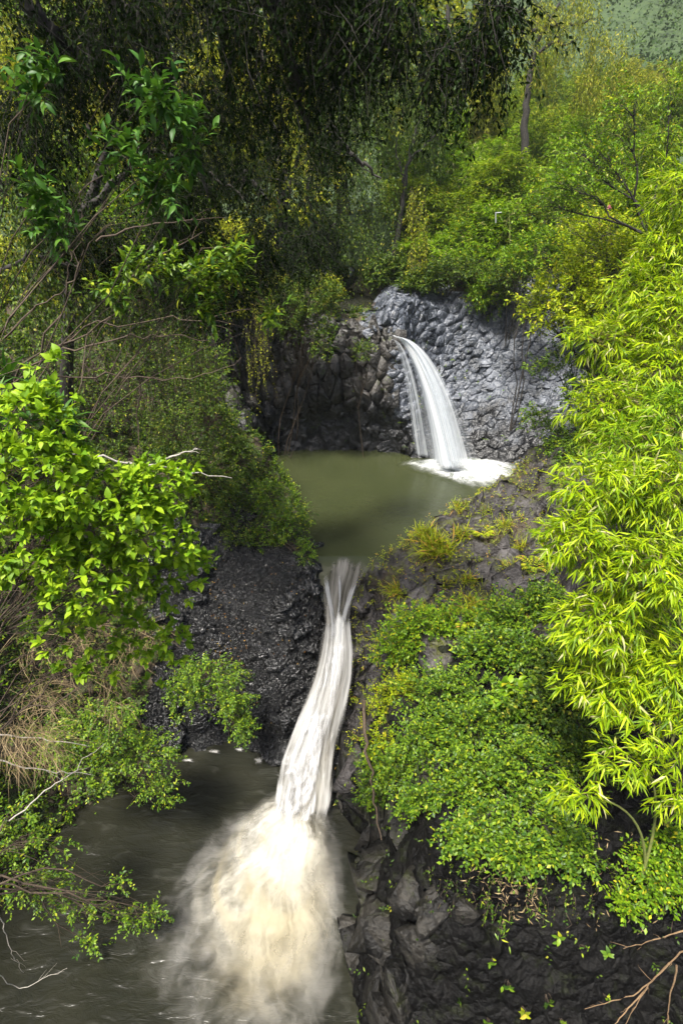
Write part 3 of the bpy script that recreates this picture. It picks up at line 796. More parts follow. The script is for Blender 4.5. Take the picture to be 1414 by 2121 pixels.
def blocks(parent, reg, mat, spacing, hmin, hmax, name='rock_block', stretch=1.0, axis=(0, 0, 1), keep=1.0, tilt=0.3, limit=300, seed=1, sel=None, inset=0.16, gap=0.03, depth=0.3, mask_noise=None, jit=0.06, zj=0.05):
    rg = np.random.default_rng(seed)
    qn = TQ[FR == reg]
    C = TV0[qn].mean(1); Nn = nrm(TN[qn].mean(1))
    ok = in_frame(C, 10) & (np.sum(Nn * (np.array([0, 0, CAM_Z]) - C), 1) > 0)
    ok &= (poly_sdf(POOL_L, C[:, 0], C[:, 1]) > 0.12) & (poly_sdf(POOL_U, C[:, 0], C[:, 1]) > 0.1)
    ok &= carve_line(C[:, 0], C[:, 1], CHUTE, CHUTE_W + 0.12, 60.0) > C[:, 2] + 0.9
    C, Nn = C[ok], Nn[ok]
    order = rg.permutation(len(C))
    cells = {}; pick = []
    ax = nrm(np.array(axis, float))
    def warpq(p):
        return p + ax * (p @ ax) * (1 / stretch - 1)
    Cw = warp_all = C + np.outer(C @ ax, ax) * (1 / stretch - 1)
    sp = spacing * (0.6 + 0.85 * np.clip(0.5 + 0.7 * vnoise(C * 0.9, seed), 0, 1))
    for i in order:
        p = Cw[i]; key = tuple(np.floor(p / spacing).astype(int)); good = True
        for a in (-2, -1, 0, 1, 2):
            for b in (-2, -1, 0, 1, 2):
                for c in (-2, -1, 0, 1, 2):
                    for j in cells.get((key[0] + a, key[1] + b, key[2] + c), ()):
                        if ((Cw[j] - p) ** 2).sum() < (0.5 * (sp[i] + sp[j])) ** 2: good = False; break
                    if not good: break
                if not good: break
            if not good: break
        if good:
            cells.setdefault(key, []).append(i); pick.append(i)
    pick = np.array(pick)
    vis = visible(C[pick] + Nn[pick] * 0.25, 0.6)
    P, Q, W = C[pick], Nn[pick], sp[pick]
    if sel is not None:
        vis &= sel(P, to_px(P)[0])
    made = []
    dist = np.linalg.norm(P - np.array([0, 0, CAM_Z]), axis=1)
    ordr = np.argsort(dist / W)
    n_done = 0; rest_v = []; rest_q = []; rest_t = []; nv = 0
    for i in ordr:
        if not vis[i] or rg.random() > keep: continue
        if mask_noise is not None and fbm(P[i:i + 1] * mask_noise[0], 2, seed + 4)[0] < mask_noise[1]: continue
        n = Q[i]
        t1 = ax - n * (ax @ n)
        t1 = nrm(t1) if np.linalg.norm(t1) > 0.2 else nrm(np.cross(n, [1, 0, 0]))
        t2 = np.cross(n, t1)
        R = W[i] * 1.15
        poly = [np.array(c) for c in ((-R, -R * stretch), (R, -R * stretch), (R, R * stretch), (-R, R * stretch))]
        nb = np.argsort(((P - P[i]) ** 2).sum(1))[1:16]
        for j in nb:
            dv = P[j] - P[i]
            e = np.array([dv @ t2, dv @ t1])
            es = np.array([e[0], e[1] / (stretch * stretch)])
            l = np.linalg.norm(es)
            if l < 1e-6: continue
            nn = es / l
            poly = clip_poly(poly, nn, (e @ es) / 2 / l - gap * W[i])
            if len(poly) < 3: break
        if len(poly) < 3: continue
        poly = np.array(poly)
        keepv = [k for k in range(len(poly)) if np.linalg.norm(poly[k] - poly[k - 1]) > 0.12 * W[i]]
        if len(keepv) < 3: continue
        poly = poly[keepv]; k = len(poly)
        cen = poly.mean(0)
        h = hmin + (hmax - hmin) * rg.random() ** 1.4
        tl = rg.normal(0, tilt, 2)
        rings = []
        for (f, z, j) in ((1.0, -depth, 0.0), (1.0, h * 0.55, jit), (1.0 - inset * rg.uniform(0.6, 1.5), h, jit)):
            pp = cen + (poly - cen) * f + rg.normal(0, j * W[i], poly.shape)
            zz = z + (0 if z < 0 else 1) * ((pp - cen) @ tl) + (0 if z < 0 else rg.normal(0, zj * W[i], k))
            rings.append(np.concatenate([pp, zz[:, None]], 1))
        V = np.concatenate(rings + [np.array([[*cen, h + rg.uniform(0, zj) * W[i]]])])
        Fq = [(a + r * k, (a + 1) % k + r * k, (a + 1) % k + (r + 1) * k, a + (r + 1) * k) for r in range(2) for a in range(k)]
        Ft = [(2 * k + a, 2 * k + (a + 1) % k, 3 * k) for a in range(k)]
        Wv = V[:, :1] * t2 + V[:, 1:2] * t1 + V[:, 2:] * n
        area = 0.5 * sum(poly[a][0] * poly[(a + 1) % k][1] - poly[(a + 1) % k][0] * poly[a][1] for a in range(k))
        Fq, Ft = np.array(Fq), np.array(Ft)
        # t2 x t1 = -n, so a counter-clockwise polygon is seen from below: turn the faces
        if area > 0: Fq, Ft = Fq[:, ::-1], Ft[:, ::-1]
        if n_done >= limit:
            rest_v.append(Wv + P[i]); rest_q.append(Fq + nv); rest_t.append(Ft + nv); nv += len(Wv)
            continue
        me = mesh_np(name, Wv, [Fq, Ft], mat)
        link(name, me, parent, P[i]); n_done += 1
    if rest_v:
        o = link('rock_blocks', mesh_np('rock_blocks', np.concatenate(rest_v), [np.concatenate(rest_q), np.concatenate(rest_t)], mat), parent)
        o['kind'] = 'stuff'
    return n_done

M['wall_block'] = rock_mat('sky_tinted_grey_basalt_block', (0.02, 0.0235, 0.03), (0.06, 0.068, 0.085), (0.14, 0.152, 0.18), (0.2, 0.45), vscale=2.8, bump=0.7, cell=0.3, wet=(5.4, 7.2), spec=0.6)  # blocks carry the same sky-reflection blue in their colours
M['cliff_block'] = rock_mat('brown_grey_basalt_block', (0.008, 0.0072, 0.0062), (0.024, 0.0215, 0.0185), (0.062, 0.055, 0.048), (0.3, 0.65), moss=0.1, vscale=2.0, bump=0.7, cell=0.25, wet=(6.4, 7.8))
M['shoulder_block'] = rock_mat('weathered_boulder', (0.01, 0.009, 0.009), (0.032, 0.028, 0.027), (0.09, 0.082, 0.08), (0.3, 0.65), moss=0.12, moss_c=(0.06, 0.065, 0.014), vscale=2.4, bump=0.8, cell=0.25, spec=0.35)
M['slope_block'] = rock_mat('wet_black_block', (0.005, 0.005, 0.005), (0.014, 0.014, 0.0143), (0.05, 0.05, 0.051), (0.08, 0.35), vscale=5.0, bump=0.9, cell=0.25, spec=0.7)
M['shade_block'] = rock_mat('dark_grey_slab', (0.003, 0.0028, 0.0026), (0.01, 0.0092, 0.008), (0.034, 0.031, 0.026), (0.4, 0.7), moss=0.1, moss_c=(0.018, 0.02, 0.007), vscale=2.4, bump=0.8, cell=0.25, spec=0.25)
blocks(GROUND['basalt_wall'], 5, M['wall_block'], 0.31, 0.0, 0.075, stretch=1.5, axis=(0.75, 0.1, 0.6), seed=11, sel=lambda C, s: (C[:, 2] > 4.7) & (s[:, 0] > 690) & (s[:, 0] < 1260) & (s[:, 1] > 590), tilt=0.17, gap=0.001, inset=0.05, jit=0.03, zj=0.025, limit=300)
blocks(GROUND['hollow_cliff'], 4, M['cliff_block'], 0.42, 0.0, 0.26, stretch=1.9, axis=(0, 0.15, 1), seed=12, sel=lambda C, s: (C[:, 2] > 6.4) & (C[:, 2] < 10.25), tilt=0.22, keep=0.92, limit=220, gap=0.004, inset=0.07, jit=0.05, zj=0.04)
blocks(GROUND['rock_shoulder'], 2, M['shoulder_block'], 0.6, 0.0, 0.13, stretch=1.5, axis=(0.8, 0.5, 0), seed=13, keep=0.75, tilt=0.3, limit=220, gap=0.0, inset=0.12, jit=0.1, mask_noise=(0.8, -0.2))
blocks(GROUND['rock_slope'], 1, M['slope_block'], 0.34, 0.0, 0.1, stretch=1.5, axis=(0.9, 0.3, 0), seed=14, keep=0.6, tilt=0.4, limit=260, gap=0.0, inset=0.2, mask_noise=(1.1, -0.1), jit=0.12)
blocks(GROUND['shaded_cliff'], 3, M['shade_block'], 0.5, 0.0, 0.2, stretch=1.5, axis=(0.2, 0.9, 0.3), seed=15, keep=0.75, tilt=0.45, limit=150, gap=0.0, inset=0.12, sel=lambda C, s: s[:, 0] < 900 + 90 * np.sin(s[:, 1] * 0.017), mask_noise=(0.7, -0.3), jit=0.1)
# ------------------------------------------------------------------ plants: leaves, stems, growth
def leaf_mat(name, stops, trans=0.35, rough=0.45, spec=0.2):
    m, nt, out = mat_new(name)
    L = nt.links.new
    at = N(nt, 'Attribute'); at.attribute_name = 'tint'
    oi = N(nt, 'ObjectInfo')
    f = math_n(nt, 'FRACT', math_n(nt, 'ADD', at.outputs['Fac'], math_n(nt, 'MULTIPLY', oi.outputs['Random'], 0.999)))
    col = ramp(nt, f, stops).outputs['Color']
    b = N(nt, 'BsdfPrincipled'); L(col, b.inputs['Base Color'])
    b.inputs['Roughness'].default_value = rough
    b.inputs['Specular IOR Level'].default_value = spec
    t = N(nt, 'BsdfTranslucent')
    L(mix_c(nt, 0.5, col, (1.0, 0.95, 0.25), 'MULTIPLY'), t.inputs['Color'])
    mx = N(nt, 'MixShader'); mx.inputs[0].default_value = trans
    L(b.outputs[0], mx.inputs[1]); L(t.outputs[0], mx.inputs[2])
    L(mx.outputs[0], out.inputs['Surface'])
    return m

def bark_mat(name, c1, c2, scale=14):
    m, nt, out = mat_new(name)
    L = nt.links.new
    tc = N(nt, 'TexCoord')
    n = N(nt, 'TexNoise', i_Scale=scale, i_Detail=4.0, i_Roughness=0.7); L(tc.outputs['Object'], n.inputs['Vector'])
    col = ramp(nt, n.outputs['Fac'], [(0.35, c1), (0.65, c2)]).outputs['Color']
    b = N(nt, 'BsdfPrincipled'); L(col, b.inputs['Base Color']); b.inputs['Roughness'].default_value = 0.85
    bp = N(nt, 'Bump', i_Strength=0.5, i_Distance=0.02); L(n.outputs['Fac'], bp.inputs['Height']); L(bp.outputs[0], b.inputs['Normal'])
    L(b.outputs[0], out.inputs['Surface'])
    return m

def stops3(a, b, c, y=None, ysh=0.06):
    s = [(0.0, a), (0.45, b), (0.9 if y else 1.0, c)]
    if y: s += [(1.0 - ysh, c), (1.0 - ysh * 0.5, y)]
    return s
M['lf_bamboo'] = leaf_mat('bamboo_leaf', stops3((0.07, 0.15, 0.004), (0.24, 0.37, 0.006), (0.42, 0.52, 0.012), (0.52, 0.5, 0.24), 0.06), 0.42, 0.42)
M['lf_bamboo_dk'] = leaf_mat('bamboo_leaf_shade_toned', stops3((0.07, 0.16, 0.005), (0.16, 0.29, 0.008), (0.28, 0.4, 0.012), (0.45, 0.42, 0.2), 0.06), 0.4, 0.45)  # darker bamboo leaf copy with shade in its colour; also used in the grove
M['lf_broad'] = leaf_mat('soft_broad_leaf', stops3((0.1, 0.21, 0.01), (0.2, 0.34, 0.014), (0.33, 0.47, 0.018)), 0.38, 0.5)
M['lf_lance'] = leaf_mat('long_green_leaf', stops3((0.03, 0.09, 0.014), (0.055, 0.14, 0.018), (0.1, 0.2, 0.02)), 0.3, 0.45)
M['lf_shrub'] = leaf_mat('small_glossy_leaf', stops3((0.028, 0.078, 0.009), (0.085, 0.165, 0.011), (0.19, 0.29, 0.014), (0.33, 0.36, 0.02), 0.06), 0.32, 0.42, 0.25)
M['lf_shrub_br'] = leaf_mat('small_bright_leaf', stops3((0.05, 0.12, 0.008), (0.12, 0.23, 0.01), (0.22, 0.34, 0.012), (0.42, 0.4, 0.02), 0.1), 0.35, 0.4)
M['lf_dark'] = leaf_mat('shade_darkened_canopy_leaf', stops3((0.004, 0.01, 0.0025), (0.01, 0.022, 0.004), (0.023, 0.042, 0.007), (0.09, 0.11, 0.015), 0.03), 0.25, 0.75, 0.05)  # shade under the canopy is put into these near-black leaf colours
M['lf_mid'] = leaf_mat('mid_green_leaf', stops3((0.022, 0.055, 0.007), (0.055, 0.105, 0.009), (0.13, 0.19, 0.013), (0.28, 0.28, 0.03), 0.06), 0.32, 0.5, 0.25)
M['lf_grove'] = leaf_mat('grove_bamboo_leaf', stops3((0.05, 0.1, 0.006), (0.14, 0.22, 0.008), (0.27, 0.36, 0.012), (0.38, 0.38, 0.05), 0.08), 0.4, 0.5, 0.15)
M['lf_yellow'] = leaf_mat('yellow_green_leaf', stops3((0.1, 0.14, 0.008), (0.23, 0.27, 0.012), (0.38, 0.4, 0.02), (0.46, 0.38, 0.05), 0.1), 0.4, 0.5, 0.25)
M['lf_lime'] = leaf_mat('lime_leaf', stops3((0.09, 0.15, 0.005), (0.24, 0.33, 0.007), (0.42, 0.48, 0.012), (0.5, 0.45, 0.03), 0.1), 0.4, 0.45)
M['lf_far'] = leaf_mat('far_wood_leaf', stops3((0.03, 0.06, 0.016), (0.045, 0.085, 0.02), (0.075, 0.12, 0.028)), 0.2, 0.6, 0.1)
M['lf_grass'] = leaf_mat('grass_blade', stops3((0.17, 0.24, 0.01), (0.3, 0.37, 0.015), (0.45, 0.44, 0.03), (0.5, 0.3, 0.06), 0.15), 0.4, 0.5)
M['lf_dry'] = leaf_mat('dry_brown_leaf', stops3((0.1, 0.07, 0.035), (0.2, 0.145, 0.075), (0.33, 0.25, 0.14)), 0.15, 0.7, 0.2)
M['lf_orange'] = leaf_mat('fallen_orange_leaf', stops3((0.25, 0.1, 0.02), (0.38, 0.18, 0.03), (0.45, 0.32, 0.06)), 0.1, 0.6, 0.2)
M['bark_dark'] = bark_mat('dark_bark', (0.012, 0.01, 0.008), (0.04, 0.034, 0.028))
M['bark_brown'] = bark_mat('brown_stem_bark', (0.035, 0.024, 0.015), (0.1, 0.07, 0.045), 20)
M['bark_pale'] = bark_mat('pale_dead_bark', (0.22, 0.2, 0.17), (0.42, 0.39, 0.34), 25)
M['bark_tan'] = bark_mat('tan_dead_stem', (0.2, 0.12, 0.06), (0.36, 0.24, 0.13), 25)
M['culm'] = bark_mat('bamboo_culm', (0.1, 0.13, 0.025), (0.2, 0.21, 0.05), 8)

# leaf shapes: x across (+-0.5 = full width), y along 0..1, z up; triangles
def tmpl(rows, tip_z):
    """rows: (y, halfwidth, edge z, midrib z)"""
    V = [(0, 0, 0)]; T = []
    for (y, w, ez, mz) in rows:
        V += [(0, y, mz), (w, y, ez), (-w, y, ez)]
    V.append((0, 1, tip_z)); tip = len(V) - 1
    T += [(0, 2, 1), (0, 1, 3)]
    for r in range(len(rows) - 1):
        a = 1 + 3 * r; b = a + 3
        T += [(a, a + 1, b + 1), (a, b + 1, b), (a, b, b + 2), (a, b + 2, a + 2)]
    a = 1 + 3 * (len(rows) - 1)
    T += [(a, a + 1, tip), (a, tip, a + 2)]
    return np.array(V, float), np.array(T)
T_DIAMOND = (np.array([(0, 0, 0), (0.5, 0.45, 0.1), (0, 1, -0.06), (-0.5, 0.45, 0.1)], float), np.array([(0, 1, 2), (0, 2, 3)]))
T_SMALL = tmpl([(0.5, 0.5, 0.08, 0.0)], -0.08)
T_OVATE = tmpl([(0.16, 0.32, 0.06, 0.02), (0.42, 0.5, 0.07, 0.02), (0.75, 0.3, -0.01, -0.05)], -0.16)
T_LANCE = tmpl([(0.22, 0.5, 0.02, 0.01), (0.6, 0.4, 0.0, -0.02)], -0.14)
T_BLADE = tmpl([(0.5, 0.4, 0.0, 0.0)], -0.3)

def frames(D, U):
    D = nrm(D)
    X = np.cross(D, U); bad = np.linalg.norm(X, axis=1) < 1e-3
    X[bad] = np.cross(D[bad], [1.0, 0.2, 0.1])
    X = nrm(X); Z = np.cross(X, D)
    return X, D, Z

def leaves_geom(P, D, U, ln, wd, T, tint):
    tv, tf = T
    X, Y, Z = frames(D, U)
    V = (P[:, None] + X[:, None] * (tv[None, :, :1] * wd[:, None, None]) + Y[:, None] * (tv[None, :, 1:2] * ln[:, None, None]) + Z[:, None] * (tv[None, :, 2:] * ln[:, None, None]))
    k = len(tv)
    Fc = tf[None] + (np.arange(len(P)) * k)[:, None, None]
    return V.reshape(-1, 3), Fc.reshape(-1, 3), np.repeat(tint, k)

def tube_geom(paths, radii, sides=5):
    """paths (n,k,3), radii (n,k)"""
    paths = np.asarray(paths, float); radii = np.asarray(radii, float)
    n, k, _ = paths.shape
    T = nrm(np.gradient(paths, axis=1))
    ref = np.where(np.abs(T[..., 2:3]) > 0.9, np.array([1.0, 0, 0]), np.array([0, 0, 1.0]))
    A = nrm(np.cross(T, ref)); B = np.cross(T, A)
    a = np.arange(sides) * 2 * np.pi / sides
    V = paths[:, :, None] + radii[:, :, None, None] * (A[:, :, None] * np.cos(a)[None, None, :, None] + B[:, :, None] * np.sin(a)[None, None, :, None])
    i, j, s = np.meshgrid(np.arange(n), np.arange(k - 1), np.arange(sides), indexing='ij')
    b = i * k * sides + j * sides
    s2 = (s + 1) % sides
    Q = np.stack([b + s, b + s2, b + sides + s2, b + sides + s], -1).reshape(-1, 4)
    return V.reshape(-1, 3), Q

def bow(a, b, k=8, sag=0.1, wig=0.06, rg=RNG):
    """crooked path from a to b"""
    a, b = np.array(a, float), np.array(b, float)
    t = np.linspace(0, 1, k)[:, None]
    L_ = np.linalg.norm(b - a)
    P = a + (b - a) * t
    P[:, 2] += (sag * L_ * 4 * t * (1 - t))[:, 0]
    w = rg.normal(0, wig * L_, (k, 3)); w[0] = 0; w[-1] = 0
    w[1:-1] = (w[:-2] + w[1:-1] * 2 + w[2:]) / 4
    return P + w

def B(px, py, Y, rw, rh, dep=None):
    """ellipsoid of foliage: where it stands in the photograph, how far off, its half sizes there, its half depth in metres"""
    d = ray(px, py); t = Y / d[1]
    s = t / FOCAL_PX
    return np.array([0, 0, CAM_Z]) + d * t, np.array([rw * s, dep if dep else 0.5 * (rw + rh) * s, rh * s])

def blob_pts(blobs, n, rg, shell=0.62, lump=0.3, up=0.15, seed=0):
    ar = np.array([(b[1][0] * b[1][2] + b[1][1] * b[1][2] + b[1][0] * b[1][1]) for b in blobs])
    w = rg.choice(len(blobs), n, p=ar / ar.sum())
    d = rg.normal(0, 1, (n, 3)); d[:, 2] += up; d = nrm(d)
    C = np.array([b[0] for b in blobs])[w]; R = np.array([b[1] for b in blobs])[w]
    q = d * 1.7 + w[:, None] * 3.7 + seed
    r = (shell + (1 - shell) * rg.random(n) ** 0.7) * (1 + lump * vnoise(q * 1.2, seed + 2) + 0.5 * lump * vnoise(q * 3.1, seed + 3))
    return C + d * R * r[:, None], nrm(d * (1 / R) * R.mean(1, keepdims=True)), w

def twig_leaves(P, D, L_, K, rg, spread=0.8, droop=0.25, fan=False, flat=0.6, wob=0.25):
    """K leaves along each twig (P start, D direction, L_ length); returns leaf P, D, U"""
    n = len(P)
    D = nrm(D)
    S = nrm(np.cross(D, rg.normal(0, 1, (n, 3))) + 1e-6)
    S = np.where(rg.random((n, 1)) < flat, nrm(np.cross(D, np.array([0, 0, 1.0])) + 1e-6), S)
    N_ = np.cross(S, D)
    j = np.arange(K)
    if fan == 'rosette':
        t = 0.7 + 0.3 * ((j + 0.5) / K)[None] * np.ones((n, 1)); a = (j * 2.4)[None] + rg.uniform(0, 6.28, (n, 1))
        LD = (S[:, None] * np.cos(a)[..., None] + N_[:, None] * np.sin(a)[..., None]) * spread + D[:, None] * (0.25 + 0.5 * t)[..., None]
    elif fan:
        t = 0.72 + 0.28 * rg.random((n, K)); ang = (j / (K - 1) * 2 - 1)[None] * spread * 1.45 + rg.normal(0, 0.12, (n, K))
        LD = D[:, None] * np.cos(ang)[..., None] + S[:, None] * np.sin(ang)[..., None]
    else:
        t = np.repeat(((j + 0.7) / K)[None], n, 0) + rg.normal(0, 0.03, (n, K))
        sgn = np.where(j % 2, 1.0, -1.0)[None, :, None]
        rot = rg.normal(0, 0.5, (n, K))[..., None]
        LD = D[:, None] * 0.7 + (S[:, None] * np.cos(rot) + N_[:, None] * np.sin(rot)) * sgn * spread
    LD = LD + rg.normal(0, wob, (n, K, 3)); LD[..., 2] -= droop
    LP = P[:, None] + D[:, None] * (t * L_[:, None])[..., None]
    LP[..., 2] -= droop * 0.3 * (t ** 2) * L_[:, None]
    U = np.array([0, 0, 1.0]) + rg.normal(0, 0.45, (n, K, 3)) + 0.35 * N_[:, None]
    return LP.reshape(-1, 3), nrm(LD.reshape(-1, 3)), U.reshape(-1, 3)

LEAF_MESH = {}
def single_leaf_mesh(T, mat, aspect):
    key = (id(T[0]), mat.name, round(aspect, 2))
    if key not in LEAF_MESH:
        LEAF_MESH[key] = mesh_np('leaf', T[0] * np.array([aspect, 1, 1]), T[1], mat, smooth=True)
    return LEAF_MESH[key]

EYE = np.array([0, 0, CAM_Z])
def put_leaves(root, P, D, U, ln, asp, T, mat, rg, n_single=0, name='foliage', tint=None, mats2=None):
    """the leaves that show largest become parts of their own, the rest one mass"""
    base = np.array(root.location)
    tint = rg.random(len(P)) if tint is None else tint
    single = np.zeros(len(P), bool)
    if n_single:
        Vg, Fg, _ = leaves_geom(P, D, U, ln, ln * asp, T, tint)
        bv = BVHTree.FromPolygons(Vg.tolist(), Fg.tolist())
        C = P + D * ln[:, None] * 0.5
        X, Y, Z = frames(D, U)
        view = nrm(EYE - C); dist = np.linalg.norm(EYE - C, axis=1)
        score = ln / dist * (0.25 + np.abs(np.sum(Z * view, 1)))
        score[~in_frame(C, -10)] = 0
        got = 0
        for i in np.argsort(-score)[:n_single * 8]:
            if got >= n_single or score[i] <= 0: break
            v = Vector(C[i] - EYE); hit = bv.ray_cast(Vector(EYE), v.normalized())
            if hit[0] is None or hit[3] > v.length - 0.03:
                g = TBVH.ray_cast(Vector(EYE), v.normalized())
                if g[0] is not None and g[3] < v.length: continue
                single[i] = True; got += 1
        me = single_leaf_mesh(T, mat, asp)
        for i in np.nonzero(single)[0]:
            o = bpy.data.objects.new('leaf', me)
            COL.objects.link(o); o.parent = root
            m = Matrix(((X[i, 0], Y[i, 0], Z[i, 0]), (X[i, 1], Y[i, 1], Z[i, 1]), (X[i, 2], Y[i, 2], Z[i, 2]))).to_4x4()
            o.matrix_basis = Matrix.Translation(Vector(P[i] - base)) @ m @ Matrix.Scale(float(ln[i]), 4)
    r = ~single
    V, Fc, tt = leaves_geom(P[r], D[r], U[r], ln[r], ln[r] * asp, T, tint[r])
    o = link(name, mesh_np(name, V - base, Fc, mat, False, tt), root)
    o['kind'] = 'stuff'
    return o

def put_branches(root, paths, r0, r1, mat, name='branch', sides=6, under=None):
    base = np.array(root.location)
    first = None
    for p, a, b in zip(paths, r0, r1):
        V, Q = tube_geom(p[None], np.linspace(a, b, len(p))[None], sides)
        o = link(name, mesh_np(name, V - base, Q, mat, True), root if under is None else under)
        first = first or o
    return first

def put_twigs(root, A, Bp, r, mat, rg, name='twigs', k=4, sag=0.05, under=None):
    base = np.array(root.location)
    t = np.linspace(0, 1, k)[None, :, None]
    P = A[:, None] + (Bp - A)[:, None] * t
    L_ = np.linalg.norm(Bp - A, axis=1)
    P[..., 2] += (sag * L_)[:, None] * (4 * t * (1 - t))[..., 0]
    P[:, 1:-1] += rg.normal(0, 0.06, (len(A), k - 2, 3)) * L_[:, None, None]
    V, Q = tube_geom(P, np.linspace(1, 0.35, k)[None] * np.asarray(r).reshape(-1, 1) * np.ones((len(A), 1)), 3)
    o = link(name, mesh_np(name, V - base, Q, mat, True), root if under is None else under); o['kind'] = 'stuff'
    return o

def shrub(name, label, cat, base, blobs, n_twigs, K, leaf, mat, bark, seed, group=None, twig=0.35, asp=0.5, T=T_SMALL, spread=0.8, droop=0.2, fan=False, shell=0.62, lump=0.3, up=0.2, single=0, limb_r=0.03, bias=(0, 0, 0.25), inner=0.0, show_twigs=0.35, sag=0.12, wig=0.05):
    rg = np.random.default_rng(seed)
    base = np.array(base, float)
    root = thing(name, base, label, cat, group)
    P, O, w = blob_pts(blobs, n_twigs, rg, shell, lump, up, seed)
    paths = [bow(base, b[0], 9, sag, wig, rg) for b in blobs]
    br = put_branches(root, paths, [limb_r] * len(paths), [limb_r * 0.35] * len(paths), bark)
    L_ = twig * rg.uniform(0.6, 1.4, n_twigs)
    D = nrm(O + np.array(bias) + rg.normal(0, 0.35, (n_twigs, 3)))
    LP, LD, LU = twig_leaves(P - D * L_[:, None] * 0.5, D, L_, K, rg, spread, droop, fan)
    ln = leaf * rg.uniform(0.6, 1.25, len(LP))
    put_leaves(root, LP, LD, LU, ln, asp, T, mat, rg, single)
    # twigs from the limbs
    s = rg.random(n_twigs) < show_twigs
    if s.any():
        idx = rg.integers(4, 9, s.sum())
        A = np.array([paths[a][i] for a, i in zip(w[s], idx)])
        put_twigs(root, A, P[s] + D[s] * (L_[s] * 0.4)[:, None], 0.16 * limb_r + 0.002, bark, rg, under=br)
    return root
# ------------------------------------------------------------------ right side: bamboo close to the camera
def gnd(x, y):
    return drop(x, y)[0]

def bamboo(label, base, boughs, n_twigs, seed, mat, leaf=0.2, K=8, single=150, group=None, dep=0.6, culms=5, lean=(-1.2, -0.4, 3.5)):
    rg = np.random.default_rng(seed)
    root = thing('bamboo', base, label, 'bamboo', group)
    base = np.array(base, float)
    P, O, w = blob_pts([(b[0], b[1] * 0.86) for b in boughs], n_twigs, rg, 0.35, 0.5, 0.25, seed)
    # culms arch from the root over the foliage
    paths = []
    for c in range(culms):
        b = boughs[c % len(boughs)]
        tip = b[0] + rg.normal(0, 0.3, 3) * b[1]
        a = base + np.array([rg.normal(0, 0.25), rg.normal(0, 0.25), 0])
        mid = (a + tip) / 2 + np.array([0.6, 0.2, 0.5 * abs(tip[2] - a[2]) * 0.3 + 0.5])
        t = np.linspace(0, 1, 14)[:, None]
        paths.append(a * (1 - t) ** 2 + 2 * mid * t * (1 - t) + tip * t ** 2)
    put_branches(root, paths, [0.028] * culms, [0.008] * culms, M['culm'], 'culm', 7)
    L_ = rg.uniform(0.16, 0.36, n_twigs)
    D = nrm(O * 0.8 + np.array([-0.35, -0.45, -0.1]) + rg.normal(0, 0.4, (n_twigs, 3)))
    LP, LD, LU = twig_leaves(P - D * L_[:, None] * 0.6, D, L_, K, rg, 0.75, 0.38, fan=True, flat=0.75, wob=0.2)
    LP += rg.normal(0, 0.012, LP.shape)
    ln = leaf * rg.uniform(0.4, 1.3, len(LP))
    put_leaves(root, LP, LD, LU, ln, 0.125, T_LANCE, mat, rg, single)
    s = rg.random(n_twigs) < 0.5
    A = np.array([paths[i % culms][rg.integers(7, 14)] for i in w[s]])
    put_twigs(root, A * 0.35 + P[s] * 0.65, P[s], 0.004, M['bark_tan'], rg)
    return root

bamboo('lowest bamboo spray, tips hanging before the dark cliff on the right', gnd(5.6, 6.2), [B(1200, 1640, 5.6, 60, 45, .3), B(1300, 1580, 5.8, 90, 55, .4), B(1390, 1520, 6.0, 80, 70, .4), B(1400, 1640, 6.0, 50, 60, .35)], 190, 501, M['lf_bamboo'], 0.21, 8, 200, dep=.4, culms=4)
bamboo('big bright bamboo mass beside the rock shoulder, right edge', gnd(6.6, 7.8), [B(1245, 1290, 6.8, 110, 75, .5), B(1190, 1120, 7.3, 85, 75, .5), B(1345, 1180, 6.9, 110, 110, .6), B(1270, 1420, 6.6, 95, 75, .5), B(1370, 1400, 6.6, 90, 110, .6), B(1250, 1010, 7.8, 100, 75, .5), B(1385, 1010, 7.6, 90, 100, .6)], 1700, 502, M['lf_bamboo'], 0.21, 8, 300, culms=7)
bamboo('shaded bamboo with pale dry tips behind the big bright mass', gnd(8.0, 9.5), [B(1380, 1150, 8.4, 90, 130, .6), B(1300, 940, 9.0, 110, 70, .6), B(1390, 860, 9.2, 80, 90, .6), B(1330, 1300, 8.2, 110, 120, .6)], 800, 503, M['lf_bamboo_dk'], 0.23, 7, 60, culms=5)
bamboo('bamboo arching over the pool end, beside the waterfall wall', gnd(9.6, 12.5), [B(1260, 850, 11.0, 90, 70, .8), B(1360, 760, 11.5, 90, 90, .8), B(1250, 700, 12.5, 95, 45, .7), B(1310, 900, 10.6, 120, 60, .8), B(1380, 660, 12.0, 70, 80, .8)], 1250, 504, M['lf_bamboo'], 0.23, 8, 120, culms=6)
bamboo('tall bamboo top at the right edge, highest of the near ones', gnd(10.6, 13.5), [B(1395, 400, 13.5, 55, 75, .8), B(1380, 520, 13.2, 60, 80, .8), B(1330, 600, 13.0, 80, 60, .8), B(1400, 620, 12.8, 50, 80, .8)], 800, 505, M['lf_bamboo'], 0.24, 8, 90, culms=5)

